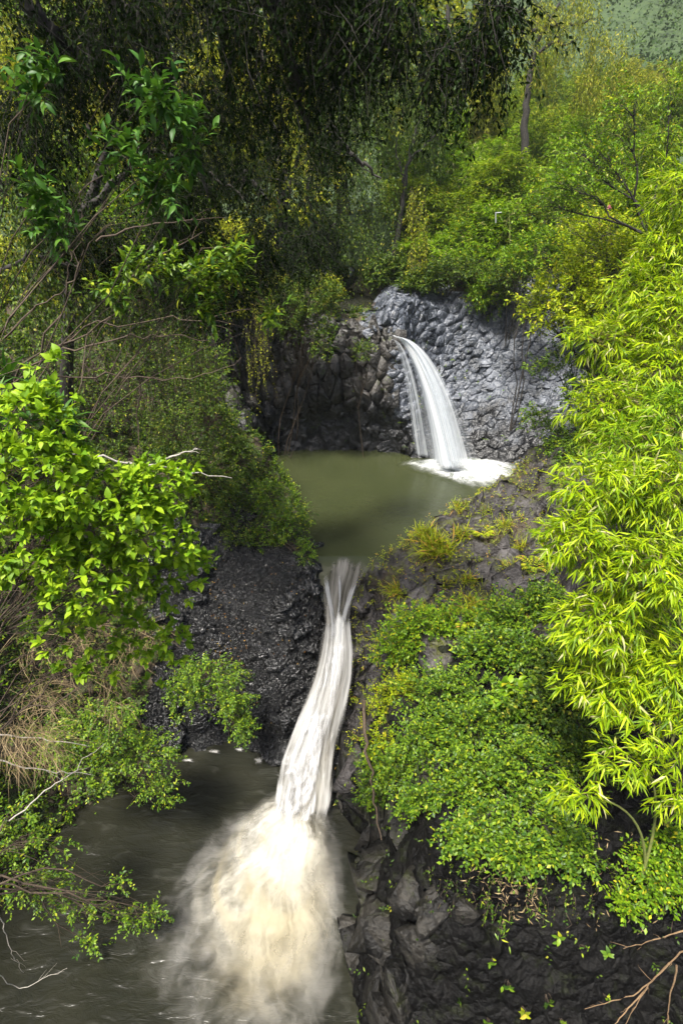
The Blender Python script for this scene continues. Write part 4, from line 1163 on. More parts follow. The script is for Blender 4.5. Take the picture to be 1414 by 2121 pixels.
# small leaved trees and shrubs on the right
shrub('bushy_tree', 'dense yellow green bushy tree above the basalt wall, right', 'tree', gnd(9.8, 20.5), [B(1180, 600, 19, 95, 55, 1.2), B(1290, 560, 19, 100, 70, 1.2), B(1250, 500, 20, 90, 50, 1.2), B(1130, 640, 19, 50, 40, .8), B(1260, 650, 18, 100, 50, 1.0), B(1330, 680, 17.5, 60, 60, 1.0)], 1500, 11, 0.13, M['lf_lime'], M['bark_dark'], 601, twig=0.5, asp=0.45, lump=0.4, limb_r=0.07)
shrub('hanging_shrub', 'dark green shrub hanging down the basalt wall under the bamboo', 'shrub', gnd(10.2, 22.5), [B(1170, 740, 20.5, 50, 45, .6), B(1120, 760, 21.5, 35, 22, .4), B(1195, 820, 20.0, 45, 50, .6), B(1150, 900, 20.5, 40, 35, .5), B(1200, 930, 19, 60, 50, .7)], 520, 9, 0.12, M['lf_shrub'], M['bark_dark'], 602, asp=0.45, lump=0.5, limb_r=0.03, shell=0.3)
shrub('small_shrub', 'wispy green shrub on the foot of the basalt wall beside the pool', 'shrub', gnd(8.4, 22.4), [B(1105, 865, 22, 40, 28, .5), B(1140, 930, 21, 30, 26, .4)], 130, 8, 0.13, M['lf_shrub_br'], M['bark_brown'], 603, asp=0.45, shell=0.2, lump=0.5, limb_r=0.015)
# shrubs on the ledge right of the cascade
def seat(c, r, out=0.75):
    """move a blob along its sight line until it sits half out of the ground there"""
    v = c - EYE; d0 = np.linalg.norm(v); v = v / d0
    hit = TBVH.ray_cast(Vector(EYE), Vector(v))
    if hit[0] is None: return c, r
    d1 = hit[3] - out * float(r.min())
    return EYE + v * d1, r * (d1 / d0) * 1.12
LEDGE = [
 ('round green shrub nearest the cascade on the rock shoulder', [B(860, 1300, 12.6, 60, 45, .5), B(830, 1350, 12.0, 50, 45, .5), B(930, 1290, 12.8, 50, 35, .5)], 520, 'lf_shrub_br', 611, 0.08),
 ('tall thin-stemmed shrub in the middle of the rock shoulder', [B(1050, 1290, 12.2, 75, 50, .6), B(1120, 1250, 12.8, 60, 45, .6), B(1010, 1350, 11.6, 70, 45, .5), B(1130, 1360, 11.2, 70, 60, .6)], 760, 'lf_shrub', 612, 0.095),
 ('low yellow green shrub on the edge above the cascade chute', [B(810, 1470, 10.4, 35, 55, .3), B(800, 1560, 9.8, 40, 40, .3), B(840, 1420, 10.9, 40, 30, .3)], 360, 'lf_lime', 613, 0.07),
 ('wide leafy shrub filling the ledge below the grassy slope', [B(930, 1440, 10.8, 85, 60, .6), B(900, 1530, 9.8, 85, 60, .6), B(1000, 1500, 9.8, 80, 60, .6), B(850, 1600, 9.2, 75, 45, .5), B(790, 1640, 9.0, 50, 28, .4), B(880, 1660, 8.8, 70, 35, .4), B(800, 1580, 9.2, 60, 40, .4)], 1400, 'lf_shrub', 614, 0.08),
 ('glossy dark shrub hanging over the dark cliff', [B(1000, 1620, 8.4, 90, 60, .5), B(1090, 1590, 8.3, 85, 70, .5), B(1010, 1710, 7.9, 70, 40, .4), B(1120, 1700, 7.8, 75, 55, .4), B(940, 1650, 8.6, 60, 40, .4), B(1180, 1760, 7.6, 50, 45, .4), B(970, 1740, 7.9, 60, 30, .35), B(1070, 1760, 7.7, 70, 35, .35)], 1400, 'lf_shrub', 615, 0.085),
 ('leafy shrub in the shade between ledge and bamboo', [B(1140, 1470, 9.6, 80, 70, .6), B(1200, 1560, 8.8, 60, 60, .5), B(1190, 1400, 10.2, 60, 60, .6)], 620, 'lf_mid', 616, 0.1),
 ('sparse light shrub at the right edge above the cliff', [B(1370, 1830, 6.6, 50, 55, .4), B(1330, 1780, 6.9, 40, 30, .3), B(1400, 1760, 6.7, 40, 50, .4), B(1290, 1860, 6.8, 30, 25, .3)], 230, 'lf_shrub_br', 617, 0.085),
]
for lb, bl, n, mt, sd, lf in LEDGE:
    bl = [seat(*b) for b in bl]
    c = np.mean([b[0] for b in bl], 0)
    g = gnd(c[0] + 0.2, c[1] + 0.5)
    shrub('ledge_shrub', lb, 'shrub', g, bl, int(n * 1.6), 10, lf, M[mt], M['bark_dark'], sd, 'shrubs on the rock ledge', twig=0.32, asp=0.55, lump=0.65, shell=0.3, limb_r=0.018, single=60 if sd in (615, 617) else 0)
shrub('broad_leaf_plant', 'small plant with round yellowish leaves in the middle of the ledge', 'plant', gnd(*at_y(1075, 1470, 9.6)[:2]), [B(1075, 1450, 9.4, 50, 40, .3)], 60, 6, 0.17, M['lf_shrub_br'], M['bark_brown'], 620, twig=0.3, asp=0.62, T=T_OVATE, single=60, limb_r=0.012)

# ------------------------------------------------------------------ left side
shrub('broadleaf_shrub', 'bright leafy shrub with soft broad leaves filling the left edge', 'shrub', (-4.9, 4.6, 8.6), [B(90, 990, 4.6, 110, 85, .4), B(220, 1060, 4.8, 110, 85, .4), B(60, 1130, 4.5, 90, 80, .4), B(300, 1110, 5.0, 85, 75, .35), B(180, 1190, 4.7, 110, 60, .4), B(60, 880, 4.8, 70, 50, .3), B(330, 1010, 5.2, 60, 50, .3)], 680, 9, 0.092, M['lf_broad'], M['bark_brown'], 701, twig=0.2, asp=0.55, T=T_OVATE, spread=0.85, droop=0.1, fan='rosette', single=300, shell=0.55, limb_r=0.014, bias=(0.2, -0.3, 0.5), show_twigs=0.35)
shrub('broadleaf_shrub', 'leafy sprays reaching furthest right over the wet black rock', 'shrub', (-4.4, 5.0, 8.4), [B(350, 1200, 5.2, 75, 50, .3), B(400, 1170, 5.4, 35, 40, .2), B(260, 1310, 5.0, 80, 50, .3), B(350, 1330, 5.2, 50, 45, .2), B(130, 1310, 4.8, 60, 30, .25), B(180, 1390, 5.0, 70, 25, .2), B(320, 1420, 5.2, 18, 14, .1)], 130, 9, 0.092, M['lf_broad'], M['bark_brown'], 702, twig=0.2, asp=0.55, T=T_OVATE, spread=0.85, droop=0.1, fan='rosette', single=260, shell=0.3, limb_r=0.01, bias=(0.3, -0.3, 0.4), show_twigs=0.8)
shrub('broadleaf_shrub', 'upright shoot with paired round leaves above the left shrub', 'shrub', (-4.6, 5.2, 10.6), [B(110, 760, 5.0, 30, 20, .12), B(120, 830, 5.0, 38, 40, .2), B(60, 850, 5.0, 40, 40, .2)], 34, 8, 0.1, M['lf_broad'], M['bark_brown'], 703, twig=0.22, asp=0.55, T=T_OVATE, spread=0.85, fan='rosette', single=90, shell=0.2, limb_r=0.008)
shrub('lance_leaf_plant', 'plant with long narrow green leaves among the left shrubs', 'plant', (-4.4, 5.6, 9.6), [B(20, 830, 5.4, 40, 45, .2), B(140, 890, 5.6, 45, 35, .2), B(50, 905, 5.4, 45, 30, .2)], 34, 9, 0.24, M['lf_lance'], M['bark_brown'], 704, twig=0.25, asp=0.16, T=T_LANCE, spread=0.9, fan=True, single=120, shell=0.1, limb_r=0.01)
MIDL = [
 ('drooping_shrub', 'dark drooping shrub over the left end of the upper pool', gnd(-4.9, 18.2), [B(440, 860, 18, 60, 90, .9), B(430, 1000, 17, 70, 80, .9), B(500, 960, 18, 45, 70, .8), B(470, 1110, 16.2, 60, 60, .7), B(420, 760, 19, 60, 60, .9), B(350, 900, 17.5, 50, 60, .8)], 2000, 'lf_mid', 711, 0.09),
 ('drooping_shrub', 'brighter shrub tip reaching out over the pool edge above the cascade', gnd(-2.9, 17.0), [B(600, 1090, 16.4, 45, 55, .5), B(560, 1030, 17, 40, 40, .5), B(630, 1150, 15.8, 28, 35, .35), B(530, 1130, 16.2, 45, 40, .5)], 620, 'lf_shrub', 712, 0.09),
 ('drooping_shrub', 'round green shrub hanging above the foam of the lower pool', gnd(-4.4, 13.2), [B(430, 1400, 11.8, 75, 40, .5), B(480, 1460, 11.5, 42, 55, .4), B(385, 1440, 11.6, 50, 45, .4), B(500, 1510, 11.3, 25, 35, .3)], 640, 'lf_shrub', 713, 0.075),
 ('drooping_shrub', 'green shrub trailing down to the water below the dry grass', gnd(-7.6, 10.5), [B(220, 1500, 9.4, 80, 50, .5), B(300, 1560, 9.4, 70, 60, .4), B(190, 1590, 9.2, 80, 50, .5), B(330, 1640, 9.2, 45, 40, .3), B(130, 1540, 9.4, 60, 60, .5)], 900, 'lf_shrub', 714, 0.075),
 ('drooping_shrub', 'leafy branch stretching out over the lower pool from the left edge', (-6.6, 6.2, 3.6), [B(60, 1740, 7.2, 80, 55, .4), B(80, 1840, 7.0, 80, 50, .4), B(170, 1880, 7.0, 75, 40, .3), B(270, 1900, 7.0, 50, 30, .25), B(320, 1900, 7.1, 26, 36, .2), B(250, 1830, 7.1, 25, 22, .2), B(30, 1680, 7.3, 50, 40, .3), B(190, 1950, 6.9, 30, 35, .2)], 330, 'lf_shrub', 715, 0.075),
]
for nm, lb, g, bl, n, mt, sd, lf in MIDL:
    shrub(nm, lb, 'shrub', g, bl, n, 10, lf, M[mt], M['bark_brown'], sd, 'shrubs of the left bank', twig=0.32, asp=0.5, lump=0.45, shell=0.4, limb_r=0.022, bias=(0.3, -0.1, -0.1), single=120 if sd == 715 else 0, show_twigs=0.5)
shrub('cliff_top_bush', 'green bush on the cliff top left of the waterfall', 'shrub', gnd(-3.0, 25.9), [B(640, 620, 24, 50, 60, .9), B(670, 700, 23.6, 35, 40, .5), B(590, 650, 24, 50, 50, .9), B(690, 610, 24.6, 28, 30, .6)], 900, 9, 0.11, M['lf_mid'], M['bark_brown'], 721, asp=0.5, lump=0.45, shell=0.4)
shrub('cliff_top_bush', 'light feathery bush at the cliff edge by the stream', 'shrub', gnd(-0.4, 26.2), [B(682, 600, 26.5, 26, 28, .5)], 200, 10, 0.14, M['lf_yellow'], M['bark_brown'], 722, asp=0.25, shell=0.3, T=T_DIAMOND)
shrub('cliff_top_bush', 'small green tuft on the rock just left of the waterfall lip', 'shrub', gnd(0.9, 25.4), [B(752, 725, 24.0, 22, 22, .3)], 90, 8, 0.1, M['lf_mid'], M['bark_brown'], 723, asp=0.5, shell=0.3)

# thin-leaved vines down the left cliff
def vines(label, tops, seed, mat, lmin, lmax, leaf=0.07, name='vine', cat='vine', K=16, asp=0.6, group=None):
    rg = np.random.default_rng(seed)
    tops = np.array(tops)
    root = thing(name, tops.mean(0), label, cat, group)
    n = len(tops); L_ = rg.uniform(lmin, lmax, n)
    D = nrm(np.array([0, 0, -1.0]) + rg.normal(0, 0.12, (n, 3)))
    LP, LD, LU = twig_leaves(tops, D, L_, K, rg, 1.0, 0.3, wob=0.4)
    put_leaves(root, LP, LD, LU, leaf * rg.uniform(0.5, 1.2, len(LP)), asp, T_SMALL, mat, rg)
    put_twigs(root, tops, tops + D * L_[:, None], 0.008, M['bark_brown'], rg, 'stems')
    return root
rgv = np.random.default_rng(3)
def tops_px(x0, x1, y0, y1, Y, n, dep=0.4):
    return [at_y(rgv.uniform(x0, x1), rgv.uniform(y0, y1), Y + rgv.normal(0, dep)) for _ in range(n)]
vines('yellowing vines trailing down the cliff face left of the hollow', tops_px(505, 560, 600, 780, 23.2, 70), 731, M['lf_yellow'], 0.6, 1.8)
vines('thin green vines on the shaded bank above the left shrubs', tops_px(250, 480, 640, 860, 19.5, 130, .8), 732, M['lf_shrub_br'], 0.8, 2.2)
vines('dark creeper curtain hanging on the bank behind the tangled stems', tops_px(60, 420, 620, 800, 15.5, 220, 1.0), 733, M['lf_mid'], 1.0, 2.6, 0.085, K=18)

vines('dark trailing growth hanging from the ledge over the black cliff', [p + np.array([0, -0.12, 0.1]) for p in (on_ground(x, y)[0] for x, y in zip(rgv.uniform(880, 1400, 170), rgv.uniform(1740, 1890, 170))) if p is not None], 734, M['lf_mid'], 0.2, 0.7, 0.06, K=10)
# bent brown stems in the left middle
def stems(label, lines, seed, r=0.02, mat='bark_brown', name='bare_shrub', cat='shrub', base=None, twigs=3, tl=0.35, wob=0.012):
    rg = np.random.default_rng(seed)
    lines = [np.array(l, float) for l in lines]
    root = thing(name, lines[0][0] if base is None else base, label, cat)
    paths = []
    for l in lines:
        p = lerp_pts(l, 16)
        p[1:-1] += rg.normal(0, wob, (14, 3)) * np.linalg.norm(l[-1] - l[0])
        paths.append(p)
    put_branches(root, paths, [r] * len(paths), [r * 0.3] * len(paths), M[mat])
    if twigs:
        A, E_ = [], []
        for p in paths:
            for _ in range(twigs):
                i = rg.integers(4, 15)
                d = nrm(p[i] - p[i - 1] + rg.normal(0, 0.5, 3) * np.linalg.norm(p[i] - p[i - 1]))
                A.append(p[i]); E_.append(p[i] + d * tl * rg.uniform(0.5, 1.3))
        put_twigs(root, np.array(A), np.array(E_), r * 0.3, M[mat], rg)
    return root
Y_ = 9.0
stems('tangle of bent brown stems leaning out from the left bank', [
    [at_y(20, 800, 9), at_y(110, 730, 9), at_y(160, 670, 9), at_y(300, 665, 9.2), at_y(420, 655, 9.4), at_y(520, 640, 9.5)],
    [at_y(30, 790, 9), at_y(120, 660, 8.8), at_y(165, 560, 8.6), at_y(160, 440, 8.4), at_y(215, 320, 8.2)],
    [at_y(60, 760, 9), at_y(170, 690, 9), at_y(260, 600, 8.8), at_y(330, 530, 8.6), at_y(420, 480, 8.6)],
    [at_y(130, 720, 9.2), at_y(260, 700, 9.2), at_y(350, 690, 9.4), at_y(430, 705, 9.5)],
    [at_y(200, 500, 9), at_y(280, 470, 9), at_y(380, 455, 9), at_y(470, 452, 9)],
    [at_y(80, 790, 9), at_y(220, 775, 9.2), at_y(330, 790, 9.4), at_y(430, 780, 9.5), at_y(500, 740, 9.6)],
    [at_y(10, 700, 9), at_y(70, 640, 9), at_y(140, 600, 9), at_y(150, 520, 9)],
    [at_y(290, 790, 9.5), at_y(285, 860, 9.5), at_y(290, 940, 9.5)]], 741, 0.017, twigs=4, tl=0.5)
stems('pale bare branch lying across the shrubs left of the pool', [[at_y(150, 940, 9), at_y(230, 950, 9.2), at_y(310, 968, 9.4), at_y(400, 978, 9.6), at_y(480, 990, 9.8)], [at_y(310, 968, 9.4), at_y(370, 940, 9.5), at_y(410, 930, 9.6)]], 742, 0.024, 'bark_pale', 'fallen_branch', 'branch')
stems('pale crooked dead twigs over the dry grass at the left edge', [[at_y(-20, 1570, 6.5), at_y(60, 1590, 6.7), at_y(130, 1600, 6.9), at_y(190, 1605, 7.0)], [at_y(20, 1700, 6.6), at_y(90, 1640, 6.8), at_y(150, 1600, 7.0), at_y(190, 1560, 7.2)], [at_y(-10, 1520, 6.5), at_y(80, 1530, 6.8), at_y(180, 1545, 7.0)]], 743, 0.014, 'bark_pale', 'dead_twig', 'twig')
stems('thin pale twig curving over the water at the bottom left', [[at_y(-20, 2010, 5.4), at_y(40, 2050, 5.6), at_y(90, 2030, 5.7), at_y(140, 2005, 5.8)], [at_y(0, 1900, 5.6), at_y(20, 1960, 5.6), at_y(50, 2015, 5.7)]], 744, 0.009, 'bark_pale', 'dead_twig', 'twig')
stems('dry tan branch with side shoots at the bottom right corner', [[at_y(1440, 1950, 4.4), at_y(1390, 1990, 4.5), at_y(1330, 2050, 4.6), at_y(1290, 2130, 4.6)], [at_y(1385, 1995, 4.5), at_y(1320, 2060, 4.6), at_y(1210, 2090, 4.9)], [at_y(1440, 1920, 4.5), at_y(1360, 1945, 4.7), at_y(1290, 1965, 4.9)], [at_y(1400, 2000, 4.5), at_y(1385, 2080, 4.5), at_y(1380, 2140, 4.5)], [at_y(1340, 2045, 4.6), at_y(1290, 2100, 4.6), at_y(1250, 2150, 4.5)]], 745, 0.014, 'bark_tan', 'dead_branch', 'branch', twigs=3, tl=0.2, wob=0.003)
stems('brown root hanging down the dark cliff', [[at_y(1235, 1870, 6.3), at_y(1190, 1920, 6.0), at_y(1160, 1960, 5.8), at_y(1148, 2000, 5.6)]], 746, 0.02, 'bark_brown', 'root', 'root', twigs=2)
stems('long fallen pole leaning down the cliff beside the cascade', [[at_y(753, 1450, 10.3), at_y(762, 1560, 9.6), at_y(775, 1660, 8.9), at_y(790, 1740, 8.3)]], 747, 0.05, 'bark_brown', 'fallen_pole', 'pole', twigs=0)

# dry grass at the left edge
def tuft(label, spots, n, h, seed, mat, name='grass_tuft', cat='grass', lean=(0, 0, 0.6), asp=0.035, group=None, spread=0.6, rad=0.15, T=T_BLADE):
    rg = np.random.default_rng(seed)
    spots = np.array(spots)
    root = thing(name, spots.mean(0), label, cat, group)
    i = rg.integers(0, len(spots), n)
    P = spots[i] + rg.normal(0, rad, (n, 3)) * np.array([1, 1, 0.25])
    D = nrm(np.array(lean) + rg.normal(0, spread, (n, 3)))
    ln = h * rg.uniform(0.5, 1.3, n)
    put_leaves(root, P, D, np.array([0, 0, 1.0]) + rg.normal(0, 0.4, (n, 3)), ln, asp, T, mat, rg, name='blades')
    return root
tuft('dry straw coloured grass hanging below the broad leaved shrub', [at_y(x, y, 6.2 + 0.004 * x) for x, y in ((60, 1330), (140, 1350), (210, 1390), (110, 1430), (260, 1350), (300, 1300), (180, 1300), (60, 1420), (220, 1450))], 800, 0.5, 751, M['lf_dry'], 'dry_grass', lean=(0.35, -0.2, -0.5), asp=0.014)
tuft('dry grass blades fanning out over the dark rock, far left', [at_y(x, y, 6.4) for x, y in ((20, 1500), (80, 1500), (40, 1560), (110, 1540))], 420, 0.55, 752, M['lf_dry'], 'dry_grass', lean=(0.5, -0.3, -0.2), asp=0.014)

# grass and ferns on the rock shoulder
GR = [(905, 1140, 'big bright grass clump in the middle of the rock shoulder', 420, .38), (880, 1110, 'grass clump beside the pool on the shoulder edge', 160, .28), (955, 1110, 'low fern-like grass right of the big clump', 160, .25), (985, 1020, 'grass tuft on the ridge by the pool', 90, .25), (950, 1055, 'orange tinged grass on the ridge edge', 90, .22), (1010, 1060, 'small grass tuft below the ridge top', 80, .2), (820, 1230, 'grass tuft near the cascade on the shoulder', 120, .25), (965, 1205, 'small yellow grass tuft below the big clump', 110, .22), (1080, 1140, 'grass tuft under the bamboo edge', 130, .25), (1045, 1090, 'sparse grass between dark stones high on the shoulder', 100, .22), (880, 1270, 'low yellow herbs above the round shrub', 150, .2), (985, 1260, 'pale dry grass patch in the middle of the shoulder', 260, .25), (1060, 1180, 'thin grass on the upper shoulder slope', 120, .2), (930, 1210, 'tiny tuft in a crack of the shoulder', 60, .18), (800, 1330, 'grass tuft on the edge right of the chute', 100, .2)]
for k, (x, y, lb, n, h) in enumerate(GR):
    p, nn = on_ground(x, y)
    if p is None: continue
    tuft(lb, [p + nn * 0.05], int(n * 1.3), h * 1.5, 760 + k, M['lf_grass'], 'grass_tuft', 'grass', lean=(-0.15, -0.3, 0.8), asp=0.07, group='grass tufts on the rock shoulder', spread=0.5, rad=0.13 if n < 200 else 0.24)
def fern(label, p, size, seed, n=7, mat='lf_grass'):
    rg = np.random.default_rng(seed)
    root = thing('fern', p, label, 'fern', 'ferns on the rock shoulder')
    p = np.array(p)
    for f in range(n):
        a = rg.uniform(0, 6.28)
        tip = p + size * np.array([math.cos(a), math.sin(a), 0.35]) * rg.uniform(0.7, 1.1)
        P = bow(p, tip, 12, 0.22, 0.01, rg)
        D = nrm(np.gradient(P, axis=0)); S = nrm(np.cross(D, [0, 0, 1.0]))
        LP = np.concatenate([P[1:], P[1:]]); LD = nrm(np.concatenate([S[1:] + D[1:] * 0.4, -S[1:] + D[1:] * 0.4]))
        ln = np.tile(size * 0.32 * np.sin(np.linspace(0.35, 3.0, 11)), 2)
        V, Fc, tt = leaves_geom(LP, LD, np.tile([0, 0, 1.0], (22, 1)), ln, ln * 0.32, T_SMALL, rg.random(22))
        link('frond', mesh_np('frond', V - p, Fc, M[mat], False, tt), root)
for k, (x, y, lb) in enumerate([(955, 1300, 'fern beside the pale grass patch'), (830, 1300, 'fern at the edge nearest the cascade'), (1100, 1180, 'fern in front of the bamboo edge'), (1000, 1110, 'fern high on the shoulder among stones')]):
    p, nn = on_ground(x, y)
    if p is not None: fern(lb, p + nn * 0.08, 0.55, 790 + k)

# small plants on the dark cliff
CP = [(1050, 2030, .17, 'green plant lowest on the dark cliff, five oval leaves'), (1155, 1935, .15, 'green plant on the cliff beside the hanging root'), (1255, 1975, .15, 'green plant on the dark cliff, right of the root'), (1250, 2060, .09, 'tiny green seedling at the bottom right of the cliff'), (1080, 2085, .14, 'yellowing plant at the bottom of the cliff'), (1130, 2060, .14, 'olive leaved plant near the bottom of the cliff'), (1160, 2110, .14, 'olive leaved plant in the lowest row of the cliff'), (1010, 2110, .16, 'pale green plant at the bottom edge of the cliff'), (1020, 1985, .12, 'sprig of pale leaves on the cliff above the lowest plant'), (1035, 1920, .13, 'feathery weed hanging in the middle of the dark cliff'), (1000, 1860, .12, 'small weed under the glossy shrub'), (1100, 1880, .11, 'tiny weed on bare rock right of the brown litter'), (1200, 1960, .08, 'single seedling between the two green cliff plants')]
for k, (x, y, s, lb) in enumerate(CP):
    p, nn = on_ground(x, y)
    if p is None: continue
    rg = np.random.default_rng(800 + k)
    root = thing('cliff_plant', p, lb, 'plant', 'small plants on the dark cliff')
    n = 6 if 'weed' not in lb else 22
    out = nrm(nn + np.array([0, -0.5, 0.3]))
    a = np.arange(n) * 2.4
    X, Yv, Z = frames(out[None], np.array([[0, 0, 1.0]]))
    D = nrm(X * np.cos(a)[:, None] + Z * np.sin(a)[:, None] + out * 0.5)
    P = p + out * 0.12 + rg.normal(0, 0.03 if n < 10 else 0.1, (n, 3))
    mt = 'lf_yellow' if 'yellowing' in lb else ('lf_mid' if 'olive' in lb else 'lf_shrub')
    me = single_leaf_mesh(T_OVATE if n < 10 else T_LANCE, M[mt], 0.55 if n < 10 else 0.22)
    Xl, Yl, Zl = frames(D, np.tile(out, (n, 1)))
    for i in range(n):
        o = bpy.data.objects.new('leaf', me); COL.objects.link(o); o.parent = root
        m = Matrix(((Xl[i, 0], Yl[i, 0], Zl[i, 0]), (Xl[i, 1], Yl[i, 1], Zl[i, 1]), (Xl[i, 2], Yl[i, 2], Zl[i, 2]))).to_4x4()
        o.matrix_basis = Matrix.Translation(Vector(P[i] - p)) @ m @ Matrix.Scale(float(0.8 * s * rg.uniform(0.7, 1.2)), 4)
    put_twigs(root, np.repeat(p[None] - out * 0.05, n, 0), P, 0.005, M['bark_brown'], rg, 'stems')

# fallen leaves: brown litter on the ledge edge, orange ones on the wet rock
def litter(name, label, pix, n, size, mat, seed, asp=0.3, lift=0.03):
    rg = np.random.default_rng(seed); P = []; U = []
    for _ in range(n * 3):
        x0, x1, y0, y1 = pix[rg.integers(len(pix))]
        p, nn = on_ground(rg.uniform(x0, x1), rg.uniform(y0, y1))
        if p is not None: P.append(p + nn * lift); U.append(nn)
        if len(P) >= n: break
    P, U = np.array(P), np.array(U)
    D = rg.normal(0, 1, P.shape); D -= U * np.sum(D * U, 1, keepdims=True); D = nrm(D + U * 0.15)
    V, Fc, tt = leaves_geom(P, D, U, size * rg.uniform(.6, 1.3, len(P)), size * asp * np.ones(len(P)), T_SMALL, rg.random(len(P)))
    tag(link(name, mesh_np(name, V, Fc, mat, False, tt)), label, None, None, 'stuff')
litter('brown_litter', 'dry bamboo leaves caught on the cliff edge', [(960, 1120, 1720, 1860), (1180, 1400, 1720, 1920), (1040, 1110, 1800, 1900)], 230, 0.12, M['lf_dry'], 821, 0.16, 0.06)
litter('fallen_leaves', 'orange and yellow leaves strewn on the wet black rock', [(430, 640, 1150, 1500), (430, 520, 1200, 1400)], 130, 0.055, M['lf_orange'], 822, 0.35, 0.1)
# ------------------------------------------------------------------ dark canopy overhead, upper left
def hanging_tree(name, label, base, limbs, strand_blobs, n, K, lmin, lmax, leaf, mat, seed, r=0.2, asp=0.42, bark='bark_dark', group=None, T=T_SMALL, shell=0.3, bare=0.06, hang=1.3):
    """tree whose twigs hang in strands; limbs = list of point lists"""
    rg = np.random.default_rng(seed)
    base = np.array(base, float)
    root = thing(name, base, label, 'tree', group)
    paths = []
    for l in limbs:
        p = lerp_pts(l, 22); p[1:-1] += rg.normal(0, 0.035, (20, 3)); paths.append(p)
    tk = put_branches(root, paths[:1], [r], [r * 0.4], M[bark], 'trunk', 9)
    put_branches(root, paths[1:], [r * 0.45] * (len(paths) - 1), [r * 0.08] * (len(paths) - 1), M[bark], 'branch', 7, under=tk)
    P, O, w = blob_pts(strand_blobs, n, rg, shell, 0.5, 0.0, seed)
    kp = fbm(P * 0.9, 2, seed + 8) > -0.12
    P = P[kp]; n = len(P)
    L_ = rg.uniform(lmin, lmax, n)
    D = nrm(np.array([0.1, 0, -hang]) + rg.normal(0, 0.42, (n, 3)))
    lf = rg.random(n) > bare
    LP, LD, LU = twig_leaves(P[lf], D[lf], L_[lf], K, rg, 0.9, 0.5, wob=0.35)
    o = put_leaves(root, LP, LD, LU, leaf * rg.uniform(0.55, 1.25, len(LP)), asp, T, mat, rg, name='crown')
    put_twigs(root, P, P + D * L_[:, None], 0.0045, M[bark], rg, 'twigs', 3, 0.0)
    return root
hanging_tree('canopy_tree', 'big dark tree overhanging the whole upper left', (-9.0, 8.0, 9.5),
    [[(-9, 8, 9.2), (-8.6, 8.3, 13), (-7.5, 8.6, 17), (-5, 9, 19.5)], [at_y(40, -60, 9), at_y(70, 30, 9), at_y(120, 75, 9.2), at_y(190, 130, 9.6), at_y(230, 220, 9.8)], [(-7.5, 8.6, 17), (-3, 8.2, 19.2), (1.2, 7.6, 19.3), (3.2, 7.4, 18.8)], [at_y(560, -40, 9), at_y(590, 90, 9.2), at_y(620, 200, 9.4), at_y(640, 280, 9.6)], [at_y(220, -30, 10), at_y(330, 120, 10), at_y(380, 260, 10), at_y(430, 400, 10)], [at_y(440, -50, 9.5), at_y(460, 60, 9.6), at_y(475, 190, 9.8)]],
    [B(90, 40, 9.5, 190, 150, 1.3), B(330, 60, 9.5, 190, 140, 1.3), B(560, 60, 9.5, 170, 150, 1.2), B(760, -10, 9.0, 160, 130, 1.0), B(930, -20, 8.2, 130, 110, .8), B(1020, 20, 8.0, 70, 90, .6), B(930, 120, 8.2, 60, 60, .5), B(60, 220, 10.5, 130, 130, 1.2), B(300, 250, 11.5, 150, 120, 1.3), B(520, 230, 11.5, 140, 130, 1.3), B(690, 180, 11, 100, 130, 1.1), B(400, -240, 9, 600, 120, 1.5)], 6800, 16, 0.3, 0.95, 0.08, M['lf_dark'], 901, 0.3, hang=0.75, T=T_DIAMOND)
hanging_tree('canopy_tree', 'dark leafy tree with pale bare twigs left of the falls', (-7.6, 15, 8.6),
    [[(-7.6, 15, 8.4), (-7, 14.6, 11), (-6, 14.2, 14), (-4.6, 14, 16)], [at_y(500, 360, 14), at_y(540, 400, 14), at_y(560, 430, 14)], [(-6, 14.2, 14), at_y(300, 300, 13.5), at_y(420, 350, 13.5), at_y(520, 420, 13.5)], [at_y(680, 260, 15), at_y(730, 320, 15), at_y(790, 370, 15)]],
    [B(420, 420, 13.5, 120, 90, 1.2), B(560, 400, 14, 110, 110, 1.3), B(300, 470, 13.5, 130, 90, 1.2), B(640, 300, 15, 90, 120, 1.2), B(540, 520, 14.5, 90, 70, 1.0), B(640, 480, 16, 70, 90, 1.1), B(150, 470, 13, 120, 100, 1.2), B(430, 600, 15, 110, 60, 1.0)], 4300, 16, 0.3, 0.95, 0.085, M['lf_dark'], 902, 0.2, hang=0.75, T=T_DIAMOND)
put = hanging_tree('canopy_tree', 'shaded tree at the far left edge above the tangled stems', (-9.4, 13, 9.5),
    [[(-9.4, 13, 9.3), (-9, 12.8, 12), (-8, 12.6, 15)], [(-9, 12.8, 12), at_y(60, 520, 12), at_y(180, 560, 12)]],
    [B(60, 560, 12.5, 110, 80, 1.0), B(210, 610, 12.5, 110, 60, 1.0), B(40, 420, 12, 90, 110, 1.0), B(340, 640, 13.5, 90, 50, 0.8)], 480, 18, 0.4, 1.2, 0.095, M['lf_mid'], 903, 0.16)

